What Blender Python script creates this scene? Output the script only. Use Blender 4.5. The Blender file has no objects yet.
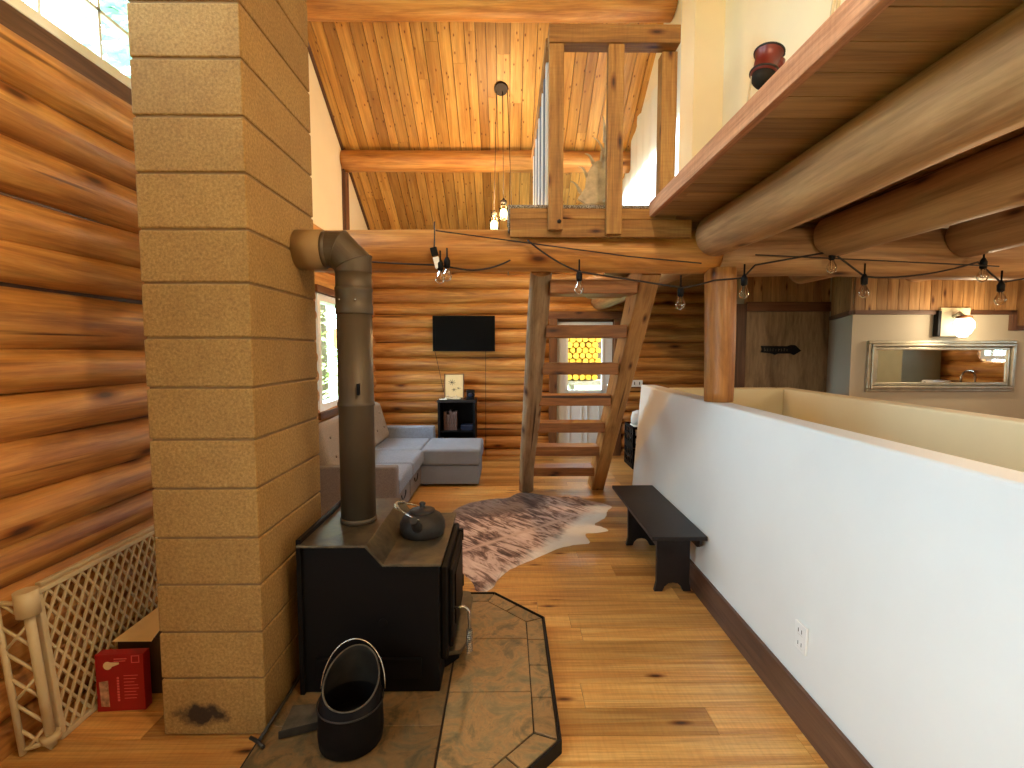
import bpy, math, random
from mathutils import Vector, Matrix, noise
random.seed(7)
R = random.uniform
PI = math.pi
sc = bpy.context.scene
COL = sc.collection

# ------------------------------------------------------------------ materials
def s2l(c):
    c = c / 255.0
    return c / 12.92 if c <= 0.04045 else ((c + 0.055) / 1.055) ** 2.4
def rgb(r, g, b): return (s2l(r), s2l(g), s2l(b), 1.0)

class N:
    def __init__(s, name):
        s.m = bpy.data.materials.new(name); s.m.use_nodes = True
        s.t = s.m.node_tree; s.b = s.t.nodes['Principled BSDF']; s.out = s.t.nodes['Material Output']
    def n(s, typ, **kw):
        x = s.t.nodes.new(typ)
        for k, v in kw.items(): setattr(x, k, v)
        return x
    def l(s, a, b): s.t.links.new(a, b)
    def coord(s, kind='UV', scale=(1, 1, 1), rot=(0, 0, 0)):
        tc = s.n('ShaderNodeTexCoord'); mp = s.n('ShaderNodeMapping')
        mp.inputs['Scale'].default_value = scale; mp.inputs['Rotation'].default_value = rot
        s.l(tc.outputs[kind], mp.inputs[0]); return mp.outputs[0]
    def noise(s, co, scale=1, detail=4, rough=.55, dist=0):
        x = s.n('ShaderNodeTexNoise'); s.l(co, x.inputs['Vector'])
        x.inputs['Scale'].default_value = scale; x.inputs['Detail'].default_value = detail
        x.inputs['Roughness'].default_value = rough; x.inputs['Distortion'].default_value = dist
        return x.outputs['Fac']
    def ramp(s, f, stops):
        x = s.n('ShaderNodeValToRGB'); e = x.color_ramp.elements
        while len(e) < len(stops): e.new(.5)
        for i, (p, c) in enumerate(stops):
            e[i].position = p; e[i].color = c if len(c) == 4 else (*c, 1)
        s.l(f, x.inputs[0]); return x.outputs[0]
    def mix(s, f, a, b, mode='MIX'):
        x = s.n('ShaderNodeMix', data_type='RGBA', blend_type=mode)
        for i, v in ((0, f), (6, a), (7, b)):
            if hasattr(v, 'is_linked') or hasattr(v, 'links'): s.l(v, x.inputs[i])
            else: x.inputs[i].default_value = v
        return x.outputs[2]
    def math(s, op, a, b=0):
        x = s.n('ShaderNodeMath', operation=op)
        for i, v in ((0, a), (1, b)):
            if hasattr(v, 'links'): s.l(v, x.inputs[i])
            else: x.inputs[i].default_value = v
        return x.outputs[0]
    def bump(s, f, strength=.3, dist=.01):
        x = s.n('ShaderNodeBump'); x.inputs['Strength'].default_value = strength
        x.inputs['Distance'].default_value = dist
        s.l(f, x.inputs['Height']); s.l(x.outputs[0], s.b.inputs['Normal'])
    def col(s, c):
        if hasattr(c, 'links'): s.l(c, s.b.inputs['Base Color'])
        else: s.b.inputs['Base Color'].default_value = c
    def set(s, rough=.5, metal=0, spec=None, coat=None):
        s.b.inputs['Roughness'].default_value = rough; s.b.inputs['Metallic'].default_value = metal
        if spec is not None: s.b.inputs['Specular IOR Level'].default_value = spec
        if coat: s.b.inputs['Coat Weight'].default_value = coat; s.b.inputs['Coat Roughness'].default_value = .2
        return s.m

W4 = (1, 1, 1, 1)
def flat(name, c, rough=.5, metal=0, spec=None, mottle=.12, sc_=8, bump=0):
    k = N(name)
    f = k.noise(k.coord('Object'), sc_, 4)
    d = tuple(x * (1 - mottle * 2) for x in c[:3]) + (1,)
    u = tuple(min(1, x * (1 + mottle)) for x in c[:3]) + (1,)
    k.col(k.ramp(f, [(.3, d), (.7, u)]))
    if bump: k.bump(k.noise(k.coord('Object'), sc_ * 8, 3), bump, .003)
    return k.set(rough, metal, spec)

GG, BB = 1.17, 1.18
def wood(name, dark, mid, light, su=1.0, sv=11, knots=.055, rough=.45, tone_amt=.5, crack=True, coat=None, ks=(1.1, 3.2), saw=False):
    k = N(name)
    sh = lambda q: (q[0], min(1, q[1] * GG), min(1, q[2] * BB), 1)
    dark, mid, light = sh(dark), sh(mid), sh(light)
    f = k.noise(k.coord('UV', (su, sv, 1)), 1, 7, .62, 1.1)
    c = k.ramp(f, [(.25, dark), (.48, mid), (.72, light)])
    g = k.noise(k.coord('UV', (su * 3, sv * 9, 1)), 1, 3, .6)
    c = k.mix(.35, c, k.ramp(g, [(.3, (.45, .4, .36, 1)), (.7, (1.15, 1.15, 1.15, 1))]), 'MULTIPLY')
    bl = k.noise(k.coord('UV', (.55, 1.7, 1)), 1, 2, .5)
    c = k.mix(.55, c, k.ramp(bl, [(.3, (.62, .52, .46, 1)), (.62, W4)]), 'MULTIPLY')
    if knots:
        v = k.n('ShaderNodeTexVoronoi', voronoi_dimensions='2D'); k.l(k.coord('UV', (ks[0], ks[1], 1)), v.inputs['Vector']); v.inputs['Scale'].default_value = 1
        c = k.mix(1.0, c, k.ramp(v.outputs['Distance'], [(knots * .35, (.13, .07, .05, 1)), (knots * .8, (.5, .36, .26, 1)), (knots * 1.7, W4)]), 'MULTIPLY')
    if crack:
        cr = k.noise(k.coord('UV', (.5, 16, 1)), 1, 2, .4, .2)
        c = k.mix(1.0, c, k.ramp(cr, [(.27, (.12, .06, .04, 1)), (.305, W4)]), 'MULTIPLY')
    fg = k.noise(k.coord('UV', (su * 1.6, sv * 2.6, 1)), 1, 5, .7, .3)
    c = k.mix(.75, c, k.ramp(fg, [(.3, (.5, .42, .36, 1)), (.52, W4), (.75, (1.18, 1.16, 1.12, 1))]), 'MULTIPLY')
    at = k.n('ShaderNodeAttribute', attribute_name='tone')
    tr = k.ramp(at.outputs['Fac'], [(0, (1 - tone_amt, 1 - tone_amt * 1.12, 1 - tone_amt * 1.25, 1)), (.5, W4), (1, (1.0 + tone_amt * .35, 1 + tone_amt * .4, 1 + tone_amt * .45, 1))])
    c = k.mix(1.0, c, tr, 'MULTIPLY')
    if saw:
        w = k.noise(k.coord('UV', (85, 7, 1)), 1, 3, .5)
        c = k.mix(.22, c, k.ramp(w, [(.35, (.55, .5, .45, 1)), (.6, W4)]), 'MULTIPLY')
    k.col(c)
    k.bump(k.math('ADD', k.math('MULTIPLY', f, 1.0), k.math('MULTIPLY', g, .25)), .35, .012)
    return k.set(rough, coat=coat)

M = {}
M['log'] = wood('golden_log_wood', rgb(138, 78, 34), rgb(194, 124, 58), rgb(224, 162, 92), .9, 8, .055, .5, .45, ks=(.8, 2.2))
M['logend'] = flat('log_end_grain', rgb(200, 140, 80), .7, mottle=.2, sc_=30)
M['joist'] = wood('pale_peeled_log_wood', rgb(128, 84, 52), rgb(184, 132, 92), rgb(212, 162, 120), .7, 6, .05, .5, .3, ks=(.9, 2.4))
M['greylog'] = wood('weathered_grey_log_wood', rgb(118, 90, 68), rgb(176, 140, 108), rgb(206, 176, 146), 1.2, 7, .07, .6, .3, ks=(1.6, 3))
M['post'] = wood('orange_brown_post_wood', rgb(140, 82, 36), rgb(186, 118, 60), rgb(206, 142, 84), 1, 8, .05, .4, .2)
M['ceil'] = wood('ceiling_pine_board', rgb(176, 112, 48), rgb(206, 144, 70), rgb(224, 166, 92), .9, 9, .05, .4, .35, False, ks=(4.5, 9))
M['floor'] = wood('orange_fir_floorboard', rgb(190, 118, 56), rgb(220, 154, 84), rgb(238, 184, 114), .8, 14, .045, .3, .36, False, coat=.25, ks=(1.2, 4), saw=True)
M['deck'] = wood('brown_deck_board', rgb(136, 92, 56), rgb(170, 120, 76), rgb(192, 144, 98), .9, 10, 0, .5, .3, False)
M['rough'] = wood('rough_sawn_board', rgb(124, 78, 34), rgb(170, 114, 54), rgb(196, 144, 80), 1.2, 14, .06, .65, .4, False, saw=True, ks=(1.6, 5))
M['rim'] = wood('rough_rim_board', rgb(164, 98, 66), rgb(204, 136, 100), rgb(226, 162, 126), 1.2, 14, 0, .65, .3, False, saw=True)
M['stair'] = wood('brown_stair_timber', rgb(112, 62, 28), rgb(152, 92, 46), rgb(182, 118, 64), 1.2, 9, .06, .45, .3, True, ks=(1.4, 4))
M['stringer'] = wood('sawn_stringer_timber', rgb(136, 88, 46), rgb(180, 124, 70), rgb(202, 148, 92), 1.2, 9, .05, .45, .3, True, ks=(1.4, 4))
M['trim'] = wood('dark_brown_trim', rgb(64, 38, 26), rgb(98, 62, 44), rgb(122, 82, 60), 1, 12, .04, .5, .3, False)
M['casing'] = wood('reddish_brown_casing', rgb(84, 48, 26), rgb(122, 74, 42), rgb(146, 94, 56), 1, 10, .05, .5, .3, False)
M['plywood'] = wood('brown_door_veneer', rgb(112, 82, 56), rgb(150, 116, 84), rgb(172, 138, 104), 1.6, 5, 0, .5, .2, False)
M['panel'] = wood('kitchen_pine_panel', rgb(136, 90, 52), rgb(178, 128, 82), rgb(200, 152, 104), 1, 9, .06, .5, .4, False, ks=(2, 6))
M['paint'] = flat('cool_white_wall_paint', rgb(226, 228, 226), .6, mottle=.015, sc_=3, bump=.08)
M['cream'] = flat('cream_wall_paint', rgb(236, 221, 182), .65, mottle=.02, sc_=3, bump=.08)
M['taupe'] = flat('taupe_wall_paint', rgb(176, 170, 152), .65, mottle=.02, sc_=3)
M['white'] = flat('white_vinyl', rgb(236, 238, 236), .4, mottle=.02)
M['whitedoor'] = flat('white_door_paint', rgb(214, 222, 228), .4, mottle=.02)
M['mortar'] = flat('recessed_mortar', rgb(120, 92, 56), .9, mottle=.1, sc_=20)

k = N('tan_concrete_block')
f1 = k.noise(k.coord('Object'), 90, 4, .7); f2 = k.noise(k.coord('Object'), 5, 4, .6)
c = k.ramp(f1, [(.3, rgb(122, 92, 46)), (.5, rgb(148, 114, 60)), (.72, rgb(168, 134, 78))])
c = k.mix(.5, c, k.ramp(f2, [(.3, (.72, .66, .58, 1)), (.6, W4)]), 'MULTIPLY')
# soot stain of its own shape at the foot of the front face
geo = k.n('ShaderNodeTexCoord'); sep = k.n('ShaderNodeSeparateXYZ'); k.l(geo.outputs['Object'], sep.inputs[0])
sx = k.math('MULTIPLY', k.math('ADD', sep.outputs[0], .05), 7.5)
sz = k.math('MULTIPLY', k.math('ADD', sep.outputs[2], -.085), 16)
dd = k.math('SQRT', k.math('ADD', k.math('MULTIPLY', sx, sx), k.math('MULTIPLY', sz, sz)))
dd = k.math('ADD', dd, k.math('MULTIPLY', k.noise(k.coord('Object'), 22, 3), 1.1))
c = k.mix(1.0, c, k.ramp(k.math('MULTIPLY', dd, .5), [(.5, (.10, .08, .06, 1)), (.7, W4)]), 'MULTIPLY')
at = k.n('ShaderNodeAttribute', attribute_name='tone')
c = k.mix(1.0, c, k.ramp(at.outputs['Fac'], [(0, (.88, .86, .84, 1)), (1, (1.06, 1.06, 1.06, 1))]), 'MULTIPLY')
k.col(c); k.bump(f1, .5, .004); M['block'] = k.set(.9)

k = N('rust_slate_tile')
a1 = k.noise(k.coord('Object', (1, 1, 1)), 7, 8, .7, .8); a2 = k.noise(k.coord('Object'), 28, 5, .7)
c = k.ramp(a1, [(.3, rgb(62, 54, 40)), (.42, rgb(108, 92, 62)), (.5, rgb(148, 116, 74)), (.58, rgb(124, 108, 76)), (.72, rgb(88, 86, 66))])
c = k.mix(.4, c, k.ramp(a2, [(.3, (.5, .45, .4, 1)), (.7, (1.2, 1.2, 1.2, 1))]), 'MULTIPLY')
at = k.n('ShaderNodeAttribute', attribute_name='tone')
c = k.mix(1.0, c, k.ramp(at.outputs['Fac'], [(0, (.62, .58, .54, 1)), (1, (1.2, 1.16, 1.1, 1))]), 'MULTIPLY')
k.col(c); k.bump(a1, .4, .01); M['slate'] = k.set(.42)
M['grout'] = flat('dark_grout', rgb(52, 42, 32), .9)

M['blackmetal'] = flat('black_enamelled_steel', rgb(9, 6, 6), .6, 0, .15, mottle=.1)
k = N('worn_stove_plate'); f = k.noise(k.coord('Object'), 9, 7, .7, .5)
k.col(k.ramp(f, [(.3, rgb(40, 34, 26)), (.52, rgb(82, 74, 58)), (.75, rgb(112, 98, 72))])); k.bump(f, .15, .003); M['plate'] = k.set(.42, .4)
M['pipe'] = flat('brown_black_stovepipe', rgb(82, 70, 54), .5, .35, mottle=.08, sc_=5)
M['flue'] = flat('dusty_flue_sleeve', rgb(140, 112, 70), .75, .1, mottle=.08, sc_=6)
M['castiron'] = flat('cast_iron', rgb(48, 44, 40), .55, .4, mottle=.2, sc_=30, bump=.4)
M['chrome'] = flat('polished_wire', rgb(180, 176, 166), .25, .9, mottle=.03)
M['ash'] = flat('ash_coated_metal', rgb(88, 78, 62), .7, .2, mottle=.3, sc_=18)
M['hodin'] = flat('dull_olive_lining', rgb(30, 26, 20), .8, 0, .2, mottle=.25, sc_=12)
M['blackwood'] = flat('black_painted_wood', rgb(32, 27, 28), .42, 0, .35, mottle=.12, sc_=14)
M['plastic'] = flat('beige_plastic', rgb(196, 178, 140), .45, mottle=.06, sc_=6)
M['redcard'] = flat('red_printed_card', rgb(150, 14, 18), .45, mottle=.06, sc_=6)
M['card'] = flat('cream_cardboard', rgb(220, 192, 140), .8, mottle=.04)
M['darkcard'] = flat('dark_brown_cardboard', rgb(74, 50, 32), .8, mottle=.1)
M['ink'] = flat('pale_pink_print', rgb(214, 96, 92), .5, mottle=.02)
M['pic'] = flat('tan_product_picture', rgb(196, 150, 118), .5, mottle=.3, sc_=50)
M['black'] = flat('matt_black_plastic', rgb(12, 12, 14), .5, 0, .2, mottle=.05)
M['cord'] = flat('dark_rubber_cord', rgb(34, 24, 22), .6, mottle=.05)
M['screen'] = flat('glossy_black_screen', rgb(3, 3, 4), .5, 0, .08, mottle=.02)
M['silver'] = flat('antique_silver_frame', rgb(186, 182, 164), .35, .75, mottle=.12, sc_=12)
M['bluegrey'] = flat('blue_grey_fabric_edge', rgb(112, 122, 136), .8)
M['antler'] = flat('dry_antler_bone', rgb(204, 184, 148), .6, mottle=.2, sc_=20)
M['red'] = flat('red_lantern_enamel', rgb(104, 34, 24), .4, .2, mottle=.12, sc_=20)
M['foliage'] = flat('conifer_foliage', rgb(176, 214, 200), .8, mottle=.3, sc_=2)
M['leafy'] = flat('bright_summer_leaves', rgb(200, 216, 130), .8, mottle=.35, sc_=2)
M['bark'] = flat('tree_bark', rgb(96, 78, 62), .9, mottle=.2)
M['grass'] = flat('meadow_ground', rgb(120, 140, 70), .95, mottle=.25, sc_=.5)
M['lumber'] = flat('grey_scrap_lumber', rgb(176, 160, 140), .8, mottle=.2)
M['fwend'] = flat('yellow_split_wood_end', rgb(236, 176, 50), .8, mottle=.12, sc_=25)
M['curtain'] = flat('sheer_white_curtain', rgb(232, 236, 236), .8, mottle=.02)
k = N('sheer_white_curtain_cloth'); k.b.inputs['Base Color'].default_value = (.8, .84, .85, 1); k.b.inputs['Roughness'].default_value = .9
tl = k.n('ShaderNodeBsdfTranslucent'); tl.inputs[0].default_value = (.8, .86, .9, 1); mx = k.n('ShaderNodeMixShader'); mx.inputs[0].default_value = .5
k.l(k.b.outputs[0], mx.inputs[1]); k.l(tl.outputs[0], mx.inputs[2]); k.l(mx.outputs[0], k.out.inputs[0]); M['curtain'] = k.m
M['lace'] = flat('white_cloth', rgb(220, 220, 218), .85, mottle=.04)
M['olive'] = flat('olive_grey_cabinet_paint', rgb(150, 148, 122), .5, mottle=.03)
M['counter'] = flat('speckled_countertop', rgb(120, 100, 80), .35, mottle=.3, sc_=60)
M['navy'] = flat('dark_blue_plastic', rgb(24, 34, 58), .4)
M['book'] = flat('faded_book_spines', rgb(96, 70, 60), .7, mottle=.4, sc_=40)

k = N('grey_woven_upholstery'); f = k.noise(k.coord('Object'), 260, 2, .6); g = k.noise(k.coord('Object'), 6, 3)
c = k.ramp(f, [(.3, rgb(92, 102, 122)), (.7, rgb(156, 164, 180))]); c = k.mix(.5, c, k.ramp(g, [(.3, (.8, .78, .76, 1)), (.7, W4)]), 'MULTIPLY')
k.col(c); k.bump(f, .4, .003); M['sofa'] = k.set(.9)
k = N('brown_grey_cushion_fabric'); f = k.noise(k.coord('Object'), 220, 2, .6)
k.col(k.ramp(f, [(.3, rgb(110, 98, 86)), (.7, rgb(160, 144, 128))])); k.bump(f, .4, .003); M['cushion'] = k.set(.9)
k = N('taupe_sofa_side'); f = k.noise(k.coord('Object'), 220, 2, .6)
k.col(k.ramp(f, [(.3, rgb(98, 92, 92)), (.7, rgb(134, 126, 124))])); M['sofaside'] = k.set(.9)

k = N('speckled_loft_carpet'); f = k.noise(k.coord('Object'), 180, 2, .7)
k.col(k.ramp(f, [(.38, rgb(40, 38, 36)), (.5, rgb(140, 128, 112)), (.62, rgb(206, 200, 190))])); k.bump(f, 1, .01); M['carpet'] = k.set(.95)

# brindled hide, uv = metres along / across the spine
k = N('brindled_cowhide')
uv = k.n('ShaderNodeTexCoord'); sp = k.n('ShaderNodeSeparateXYZ'); k.l(uv.outputs['UV'], sp.inputs[0])
st = k.noise(k.coord('UV', (15, 3.2, 1), (0, 0, .5)), 1, 6, .65, 1.6)
st2 = k.noise(k.coord('UV', (2.2, 2.6, 1)), 1, 3, .5, .4)
av = k.math('ABSOLUTE', sp.outputs[1])
thr = k.math('ADD', st, k.math('MULTIPLY', k.math('SUBTRACT', st2, .5), .55))
c = k.ramp(thr, [(.34, rgb(74, 54, 48)), (.45, rgb(138, 108, 96)), (.54, rgb(206, 178, 164)), (.75, rgb(230, 208, 196))])
spine = k.math('ADD', av, k.math('MULTIPLY', k.noise(k.coord('UV'), 6, 3), .06))
c = k.mix(k.ramp(spine, [(.035, W4), (.07, (0, 0, 0, 1))]), c, rgb(206, 176, 158))
edge = k.math('ADD', k.math('MULTIPLY', sp.outputs[1], -1.0), k.math('ADD', k.math('MULTIPLY', sp.outputs[0], .35), k.math('MULTIPLY', k.noise(k.coord('UV'), 5, 4), .42)))
c = k.mix(k.ramp(edge, [(.70, (0, 0, 0, 1)), (.84, W4)]), c, rgb(232, 226, 218))
dk = k.math('ADD', k.math('ADD', sp.outputs[1], k.math('MULTIPLY', k.math('ABSOLUTE', k.math('SUBTRACT', sp.outputs[0], 1.15)), -.55)), k.math('MULTIPLY', k.noise(k.coord('UV'), 4, 3), .4))
c = k.mix(k.ramp(dk, [(.42, (0, 0, 0, 1)), (.60, (.75, .75, .75, 1))]), c, rgb(66, 52, 50))
k.col(c); k.bump(st, .6, .01); M['hide'] = k.set(.85)

def glassmat(name, tint=(.95, 1, 1, 1), gloss=.08, rough=.02):
    k = N(name); k.t.nodes.remove(k.b)
    tr = k.n('ShaderNodeBsdfTransparent'); tr.inputs[0].default_value = tint
    gl = k.n('ShaderNodeBsdfGlossy'); gl.inputs['Roughness'].default_value = rough
    mx = k.n('ShaderNodeMixShader')
    lw = k.n('ShaderNodeLayerWeight'); lw.inputs[0].default_value = .3
    k.l(k.math('MULTIPLY', lw.outputs['Fresnel'], 3 * gloss), mx.inputs[0]); k.l(tr.outputs[0], mx.inputs[1]); k.l(gl.outputs[0], mx.inputs[2]); k.l(mx.outputs[0], k.out.inputs[0])
    return k.m
M['glass'] = glassmat('window_pane_glass')
M['bulb'] = glassmat('clear_bulb_glass', (.96, .93, .88, 1), .5, .05)
def emit(name, c, s):
    k = N(name); k.b.inputs['Base Color'].default_value = c; k.b.inputs['Emission Color'].default_value = c
    k.b.inputs['Emission Strength'].default_value = s; return k.m
M['glow'] = emit('glowing_jar_bulb', (1, .74, .34, 1), 14)
M['glow2'] = emit('glowing_sconce_glass', (1, .93, .78, 1), 5)
k = N('mirror_glass'); k.b.inputs['Base Color'].default_value = (.86, .88, .84, 1); M['mirror'] = k.set(.02, 1.0)
k = N('botanical_print'); f = k.noise(k.coord('Object'), 26, 3, .6, .6)
k.col(k.ramp(f, [(.34, rgb(96, 84, 70)), (.42, rgb(214, 194, 166)), (.8, rgb(222, 204, 178))])); M['print'] = k.set(.6)

# ------------------------------------------------------------------ mesh builder
class MB:
    def __init__(s): s.v = []; s.f = []; s.uv = []; s.tone = []; s.mi = []; s.sm = []; s.mats = []
    def mid(s, m):
        m = M[m] if isinstance(m, str) else m
        if m not in s.mats: s.mats.append(m)
        return s.mats.index(m)
    def face(s, idx, uv, tone, mi, smooth=False):
        s.f.append(idx); s.uv.append(uv); s.tone.append(tone); s.mi.append(mi); s.sm.append(smooth)
    def box(s, x0, x1, y0, y1, z0, z1, m, g=0, tone=.5, mat=None, uo=None):
        mi = s.mid(m); b = len(s.v)
        P = [Vector((x, y, z)) for x in (x0, x1) for y in (y0, y1) for z in (z0, z1)]
        u0, v0 = uo or (R(0, 40), R(0, 40))
        Q = [(mat @ p) if mat else p for p in P]
        s.v += [tuple(q) for q in Q]
        for fc, ax in (((0, 1, 3, 2), 0), ((4, 6, 7, 5), 0), ((0, 4, 5, 1), 1), ((2, 3, 7, 6), 1), ((0, 2, 6, 4), 2), ((1, 5, 7, 3), 2)):
            o = [a for a in (0, 1, 2) if a != ax]
            if g in o: ua = g; va = [a for a in o if a != g][0]
            else: ua, va = o
            s.face([b + i for i in fc], [(P[i][ua] + u0, P[i][va] + v0 + ax * .37) for i in fc], tone, mi)
        return s
    def log(s, p0, p1, r0, r1=None, m='log', em='logend', seed=0, nseg=24, ring=18, wob=.012, rv=.05, dome=.0, tone=.5, sq=1.0):
        r1 = r0 if r1 is None else r1
        p0 = Vector(p0); p1 = Vector(p1); d = p1 - p0; L = d.length; d.normalize()
        up = Vector((0, 0, 1)) if abs(d.z) < .9 else Vector((1, 0, 0))
        a = d.cross(up).normalized(); b_ = a.cross(d).normalized()
        mi = s.mid(m); me = s.mid(em); u0, v0 = R(0, 60), R(0, 60)
        def ringat(t, rs):
            c = p0 + d * (t * L)
            c += a * wob * noise.noise(Vector((t * L * .7, seed, 0))) * 2 + b_ * wob * noise.noise(Vector((t * L * .7, seed, 9))) * 2
            r = (r0 + (r1 - r0) * t) * (1 + rv * noise.noise(Vector((t * L * 1.1, seed, 5)))) * rs
            i0 = len(s.v)
            for j in range(ring):
                th = 2 * PI * j / ring
                rr = r * (1 + rv * .7 * noise.noise(Vector((math.cos(th), math.sin(th), t * L * .8 + seed * 3))))
                s.v.append(tuple(c + a * math.cos(th) * rr - b_ * math.sin(th) * rr * sq * -1))
            return i0
        st = [(i / nseg, 1) for i in range(nseg + 1)]
        if dome:
            e = dome / L
            st = [(0, .55), (e * .25, .82), (e, 1)] + [(e + (1 - 2 * e) * i / nseg, 1) for i in range(1, nseg)] + [(1 - e, 1), (1 - e * .25, .82), (1, .55)]
        I = [ringat(*q) for q in st]
        for n_ in range(len(I) - 1):
            t0 = st[n_][0] * L; t1 = st[n_ + 1][0] * L
            for j in range(ring):
                k2 = (j + 1) % ring; c0 = j / ring * 2 * PI * r0; c1 = (j + 1) / ring * 2 * PI * r0
                s.face([I[n_] + j, I[n_ + 1] + j, I[n_ + 1] + k2, I[n_] + k2], [(t0 + u0, c0 + v0), (t1 + u0, c0 + v0), (t1 + u0, c1 + v0), (t0 + u0, c1 + v0)], tone, mi, True)
        for i0, rev in ((I[0], False), (I[-1], True)):
            idx = [i0 + j for j in range(ring)]
            if rev: idx = idx[::-1]
            s.face(idx, [(j * .01, 0) for j in range(ring)], tone, me)
        return s
    def tube(s, pts, r, m, ring=8, tone=.5, rads=None):
        pts = [Vector(p) for p in pts]; mi = s.mid(m); I = []; n = len(pts)
        pa = None; ln = 0
        for i, p in enumerate(pts):
            d = (pts[min(i + 1, n - 1)] - pts[max(i - 1, 0)]).normalized()
            if pa is None:
                up = Vector((0, 0, 1)) if abs(d.z) < .9 else Vector((1, 0, 0)); pa = d.cross(up).normalized()
            else:
                pa = (pa - d * pa.dot(d)).normalized()
            b_ = pa.cross(d); rr = rads[i] if rads else r
            I.append(len(s.v))
            for j in range(ring):
                th = 2 * PI * j / ring; s.v.append(tuple(p + pa * math.cos(th) * rr + b_ * math.sin(th) * rr))
        for i in range(n - 1):
            for j in range(ring):
                k2 = (j + 1) % ring
                s.face([I[i] + j, I[i] + k2, I[i + 1] + k2, I[i + 1] + j], [(i * .1, j * .1), (i * .1, j * .1 + .1), (i * .1 + .1, j * .1 + .1), (i * .1 + .1, j * .1)], tone, mi, True)
        s.face([I[0] + j for j in range(ring)][::-1], [(0, 0)] * ring, tone, mi); s.face([I[-1] + j for j in range(ring)], [(0, 0)] * ring, tone, mi)
        return s
    def lathe(s, prof, c=(0, 0, 0), m='black', ring=28, mat=None, sx=1, sy=1, tone=.5, smooth=True, shift=None):
        mi = s.mid(m); c = Vector(c); I = []
        for q, (r, z) in enumerate(prof):
            I.append(len(s.v))
            for j in range(ring):
                th = 2 * PI * j / ring; p = Vector((math.cos(th) * r * sx, math.sin(th) * r * sy, z))
                if shift: p += Vector(shift(q, th))
                if mat: p = mat @ p
                s.v.append(tuple(p + c))
        for i in range(len(prof) - 1):
            for j in range(ring):
                k2 = (j + 1) % ring
                s.face([I[i] + j, I[i] + k2, I[i + 1] + k2, I[i + 1] + j], [(j * .03, i * .05), (j * .03 + .03, i * .05), (j * .03 + .03, i * .05 + .05), (j * .03, i * .05 + .05)], tone, mi, smooth)
        if prof[0][0] > 1e-5: s.face([I[0] + j for j in range(ring)][::-1], [(0, 0)] * ring, tone, mi)
        if prof[-1][0] > 1e-5: s.face([I[-1] + j for j in range(ring)], [(0, 0)] * ring, tone, mi)
        return s
    def prism(s, poly, d0, d1, m, plane='XY', tone=.5, mat=None, uo=None, swap=False, rot=0, side=False):
        mi = s.mid(m); b = len(s.v); n = len(poly); u0, v0 = uo if uo is not None else (R(0, 30), R(0, 30))
        def P(p, d):
            v = Vector((p[0], p[1], d)) if plane == 'XY' else Vector((p[0], d, p[1])) if plane == 'XZ' else Vector((d, p[0], p[1]))
            return tuple(mat @ v) if mat else tuple(v)
        s.v += [P(p, d0) for p in poly] + [P(p, d1) for p in poly]
        cr_, sr_ = math.cos(rot), math.sin(rot); uvf = lambda p: (p[0] * cr_ + p[1] * sr_ + u0, -p[0] * sr_ + p[1] * cr_ + v0)
        s.face([b + i for i in range(n)][::-1], [uvf(p) for p in poly][::-1], tone, mi)
        s.face([b + n + i for i in range(n)], [uvf(p) for p in poly], tone, mi)
        for i in range(n):
            j = (i + 1) % n; a_, c_ = uvf(poly[i]), uvf(poly[j]); w = abs(d1 - d0)
            q = [a_, c_, (c_[0], c_[1] + w), (a_[0], a_[1] + w)]
            if side: e_ = math.hypot(c_[0] - a_[0], c_[1] - a_[1]); q = [(u0, v0), (u0, v0 + e_), (u0 + w, v0 + e_), (u0 + w, v0)]
            s.face([b + i, b + j, b + n + j, b + n + i], q, tone, mi)
        return s
    def sphere(s, c, r, m, n=12, sz=1, tone=.5):
        return s.lathe([(max(1e-6, math.sin(PI * i / n) * r), -math.cos(PI * i / n) * r * sz) for i in range(n + 1)], c, m, ring=max(10, n + 4), tone=tone)
    def build(s, name, parent=None, bevel=0, subsurf=0, seg=2):
        me = bpy.data.meshes.new(name); me.from_pydata(s.v, [], s.f)
        for m in s.mats: me.materials.append(m)
        uvl = me.uv_layers.new(name='UVMap'); at = me.attributes.new('tone', 'FLOAT', 'FACE')
        buf = []
        for u in s.uv:
            for a_ in u: buf += [a_[0], a_[1]]
        uvl.data.foreach_set('uv', buf)
        at.data.foreach_set('value', s.tone)
        me.polygons.foreach_set('material_index', s.mi); me.polygons.foreach_set('use_smooth', s.sm)
        me.update()
        o = bpy.data.objects.new(name, me); COL.objects.link(o)
        if parent: o.parent = parent
        if bevel:
            b = o.modifiers.new('bevel', 'BEVEL'); b.width = bevel; b.segments = seg; b.limit_method = 'ANGLE'; b.angle_limit = .6; b.harden_normals = False
        if subsurf:
            q = o.modifiers.new('sub', 'SUBSURF'); q.levels = subsurf; q.render_levels = subsurf
        return o
def tag(o, label, cat, group=None, kind=None):
    o['label'] = label; o['category'] = cat
    if group: o['group'] = group
    if kind: o['kind'] = kind
    return o
def empty(name, loc, label, cat, group=None):
    o = bpy.data.objects.new(name, None); COL.objects.link(o); o.location = loc; o.empty_display_size = .1
    return tag(o, label, cat, group)
def struct(o, label=None, cat=None):
    o['kind'] = 'structure'
    if label: o['label'] = label
    if cat: o['category'] = cat
    return o
def rel(root):   # matrix shifting world coords to the root's frame
    return Matrix.Translation(-Vector(root.location))
def put(mb, name, root, **kw):   # mesh drawn in world coords, parented to an un-rotated root
    off = Vector(root.location if root.parent is None else root.matrix_world.translation)
    p = root
    while p is not None and p.parent is not None: p = p.parent
    off = Vector(p.location)
    mb.v = [tuple(Vector(v) - off) for v in mb.v] if root.type == 'EMPTY' or True else mb.v
    return mb.build(name, root, **kw)
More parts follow.
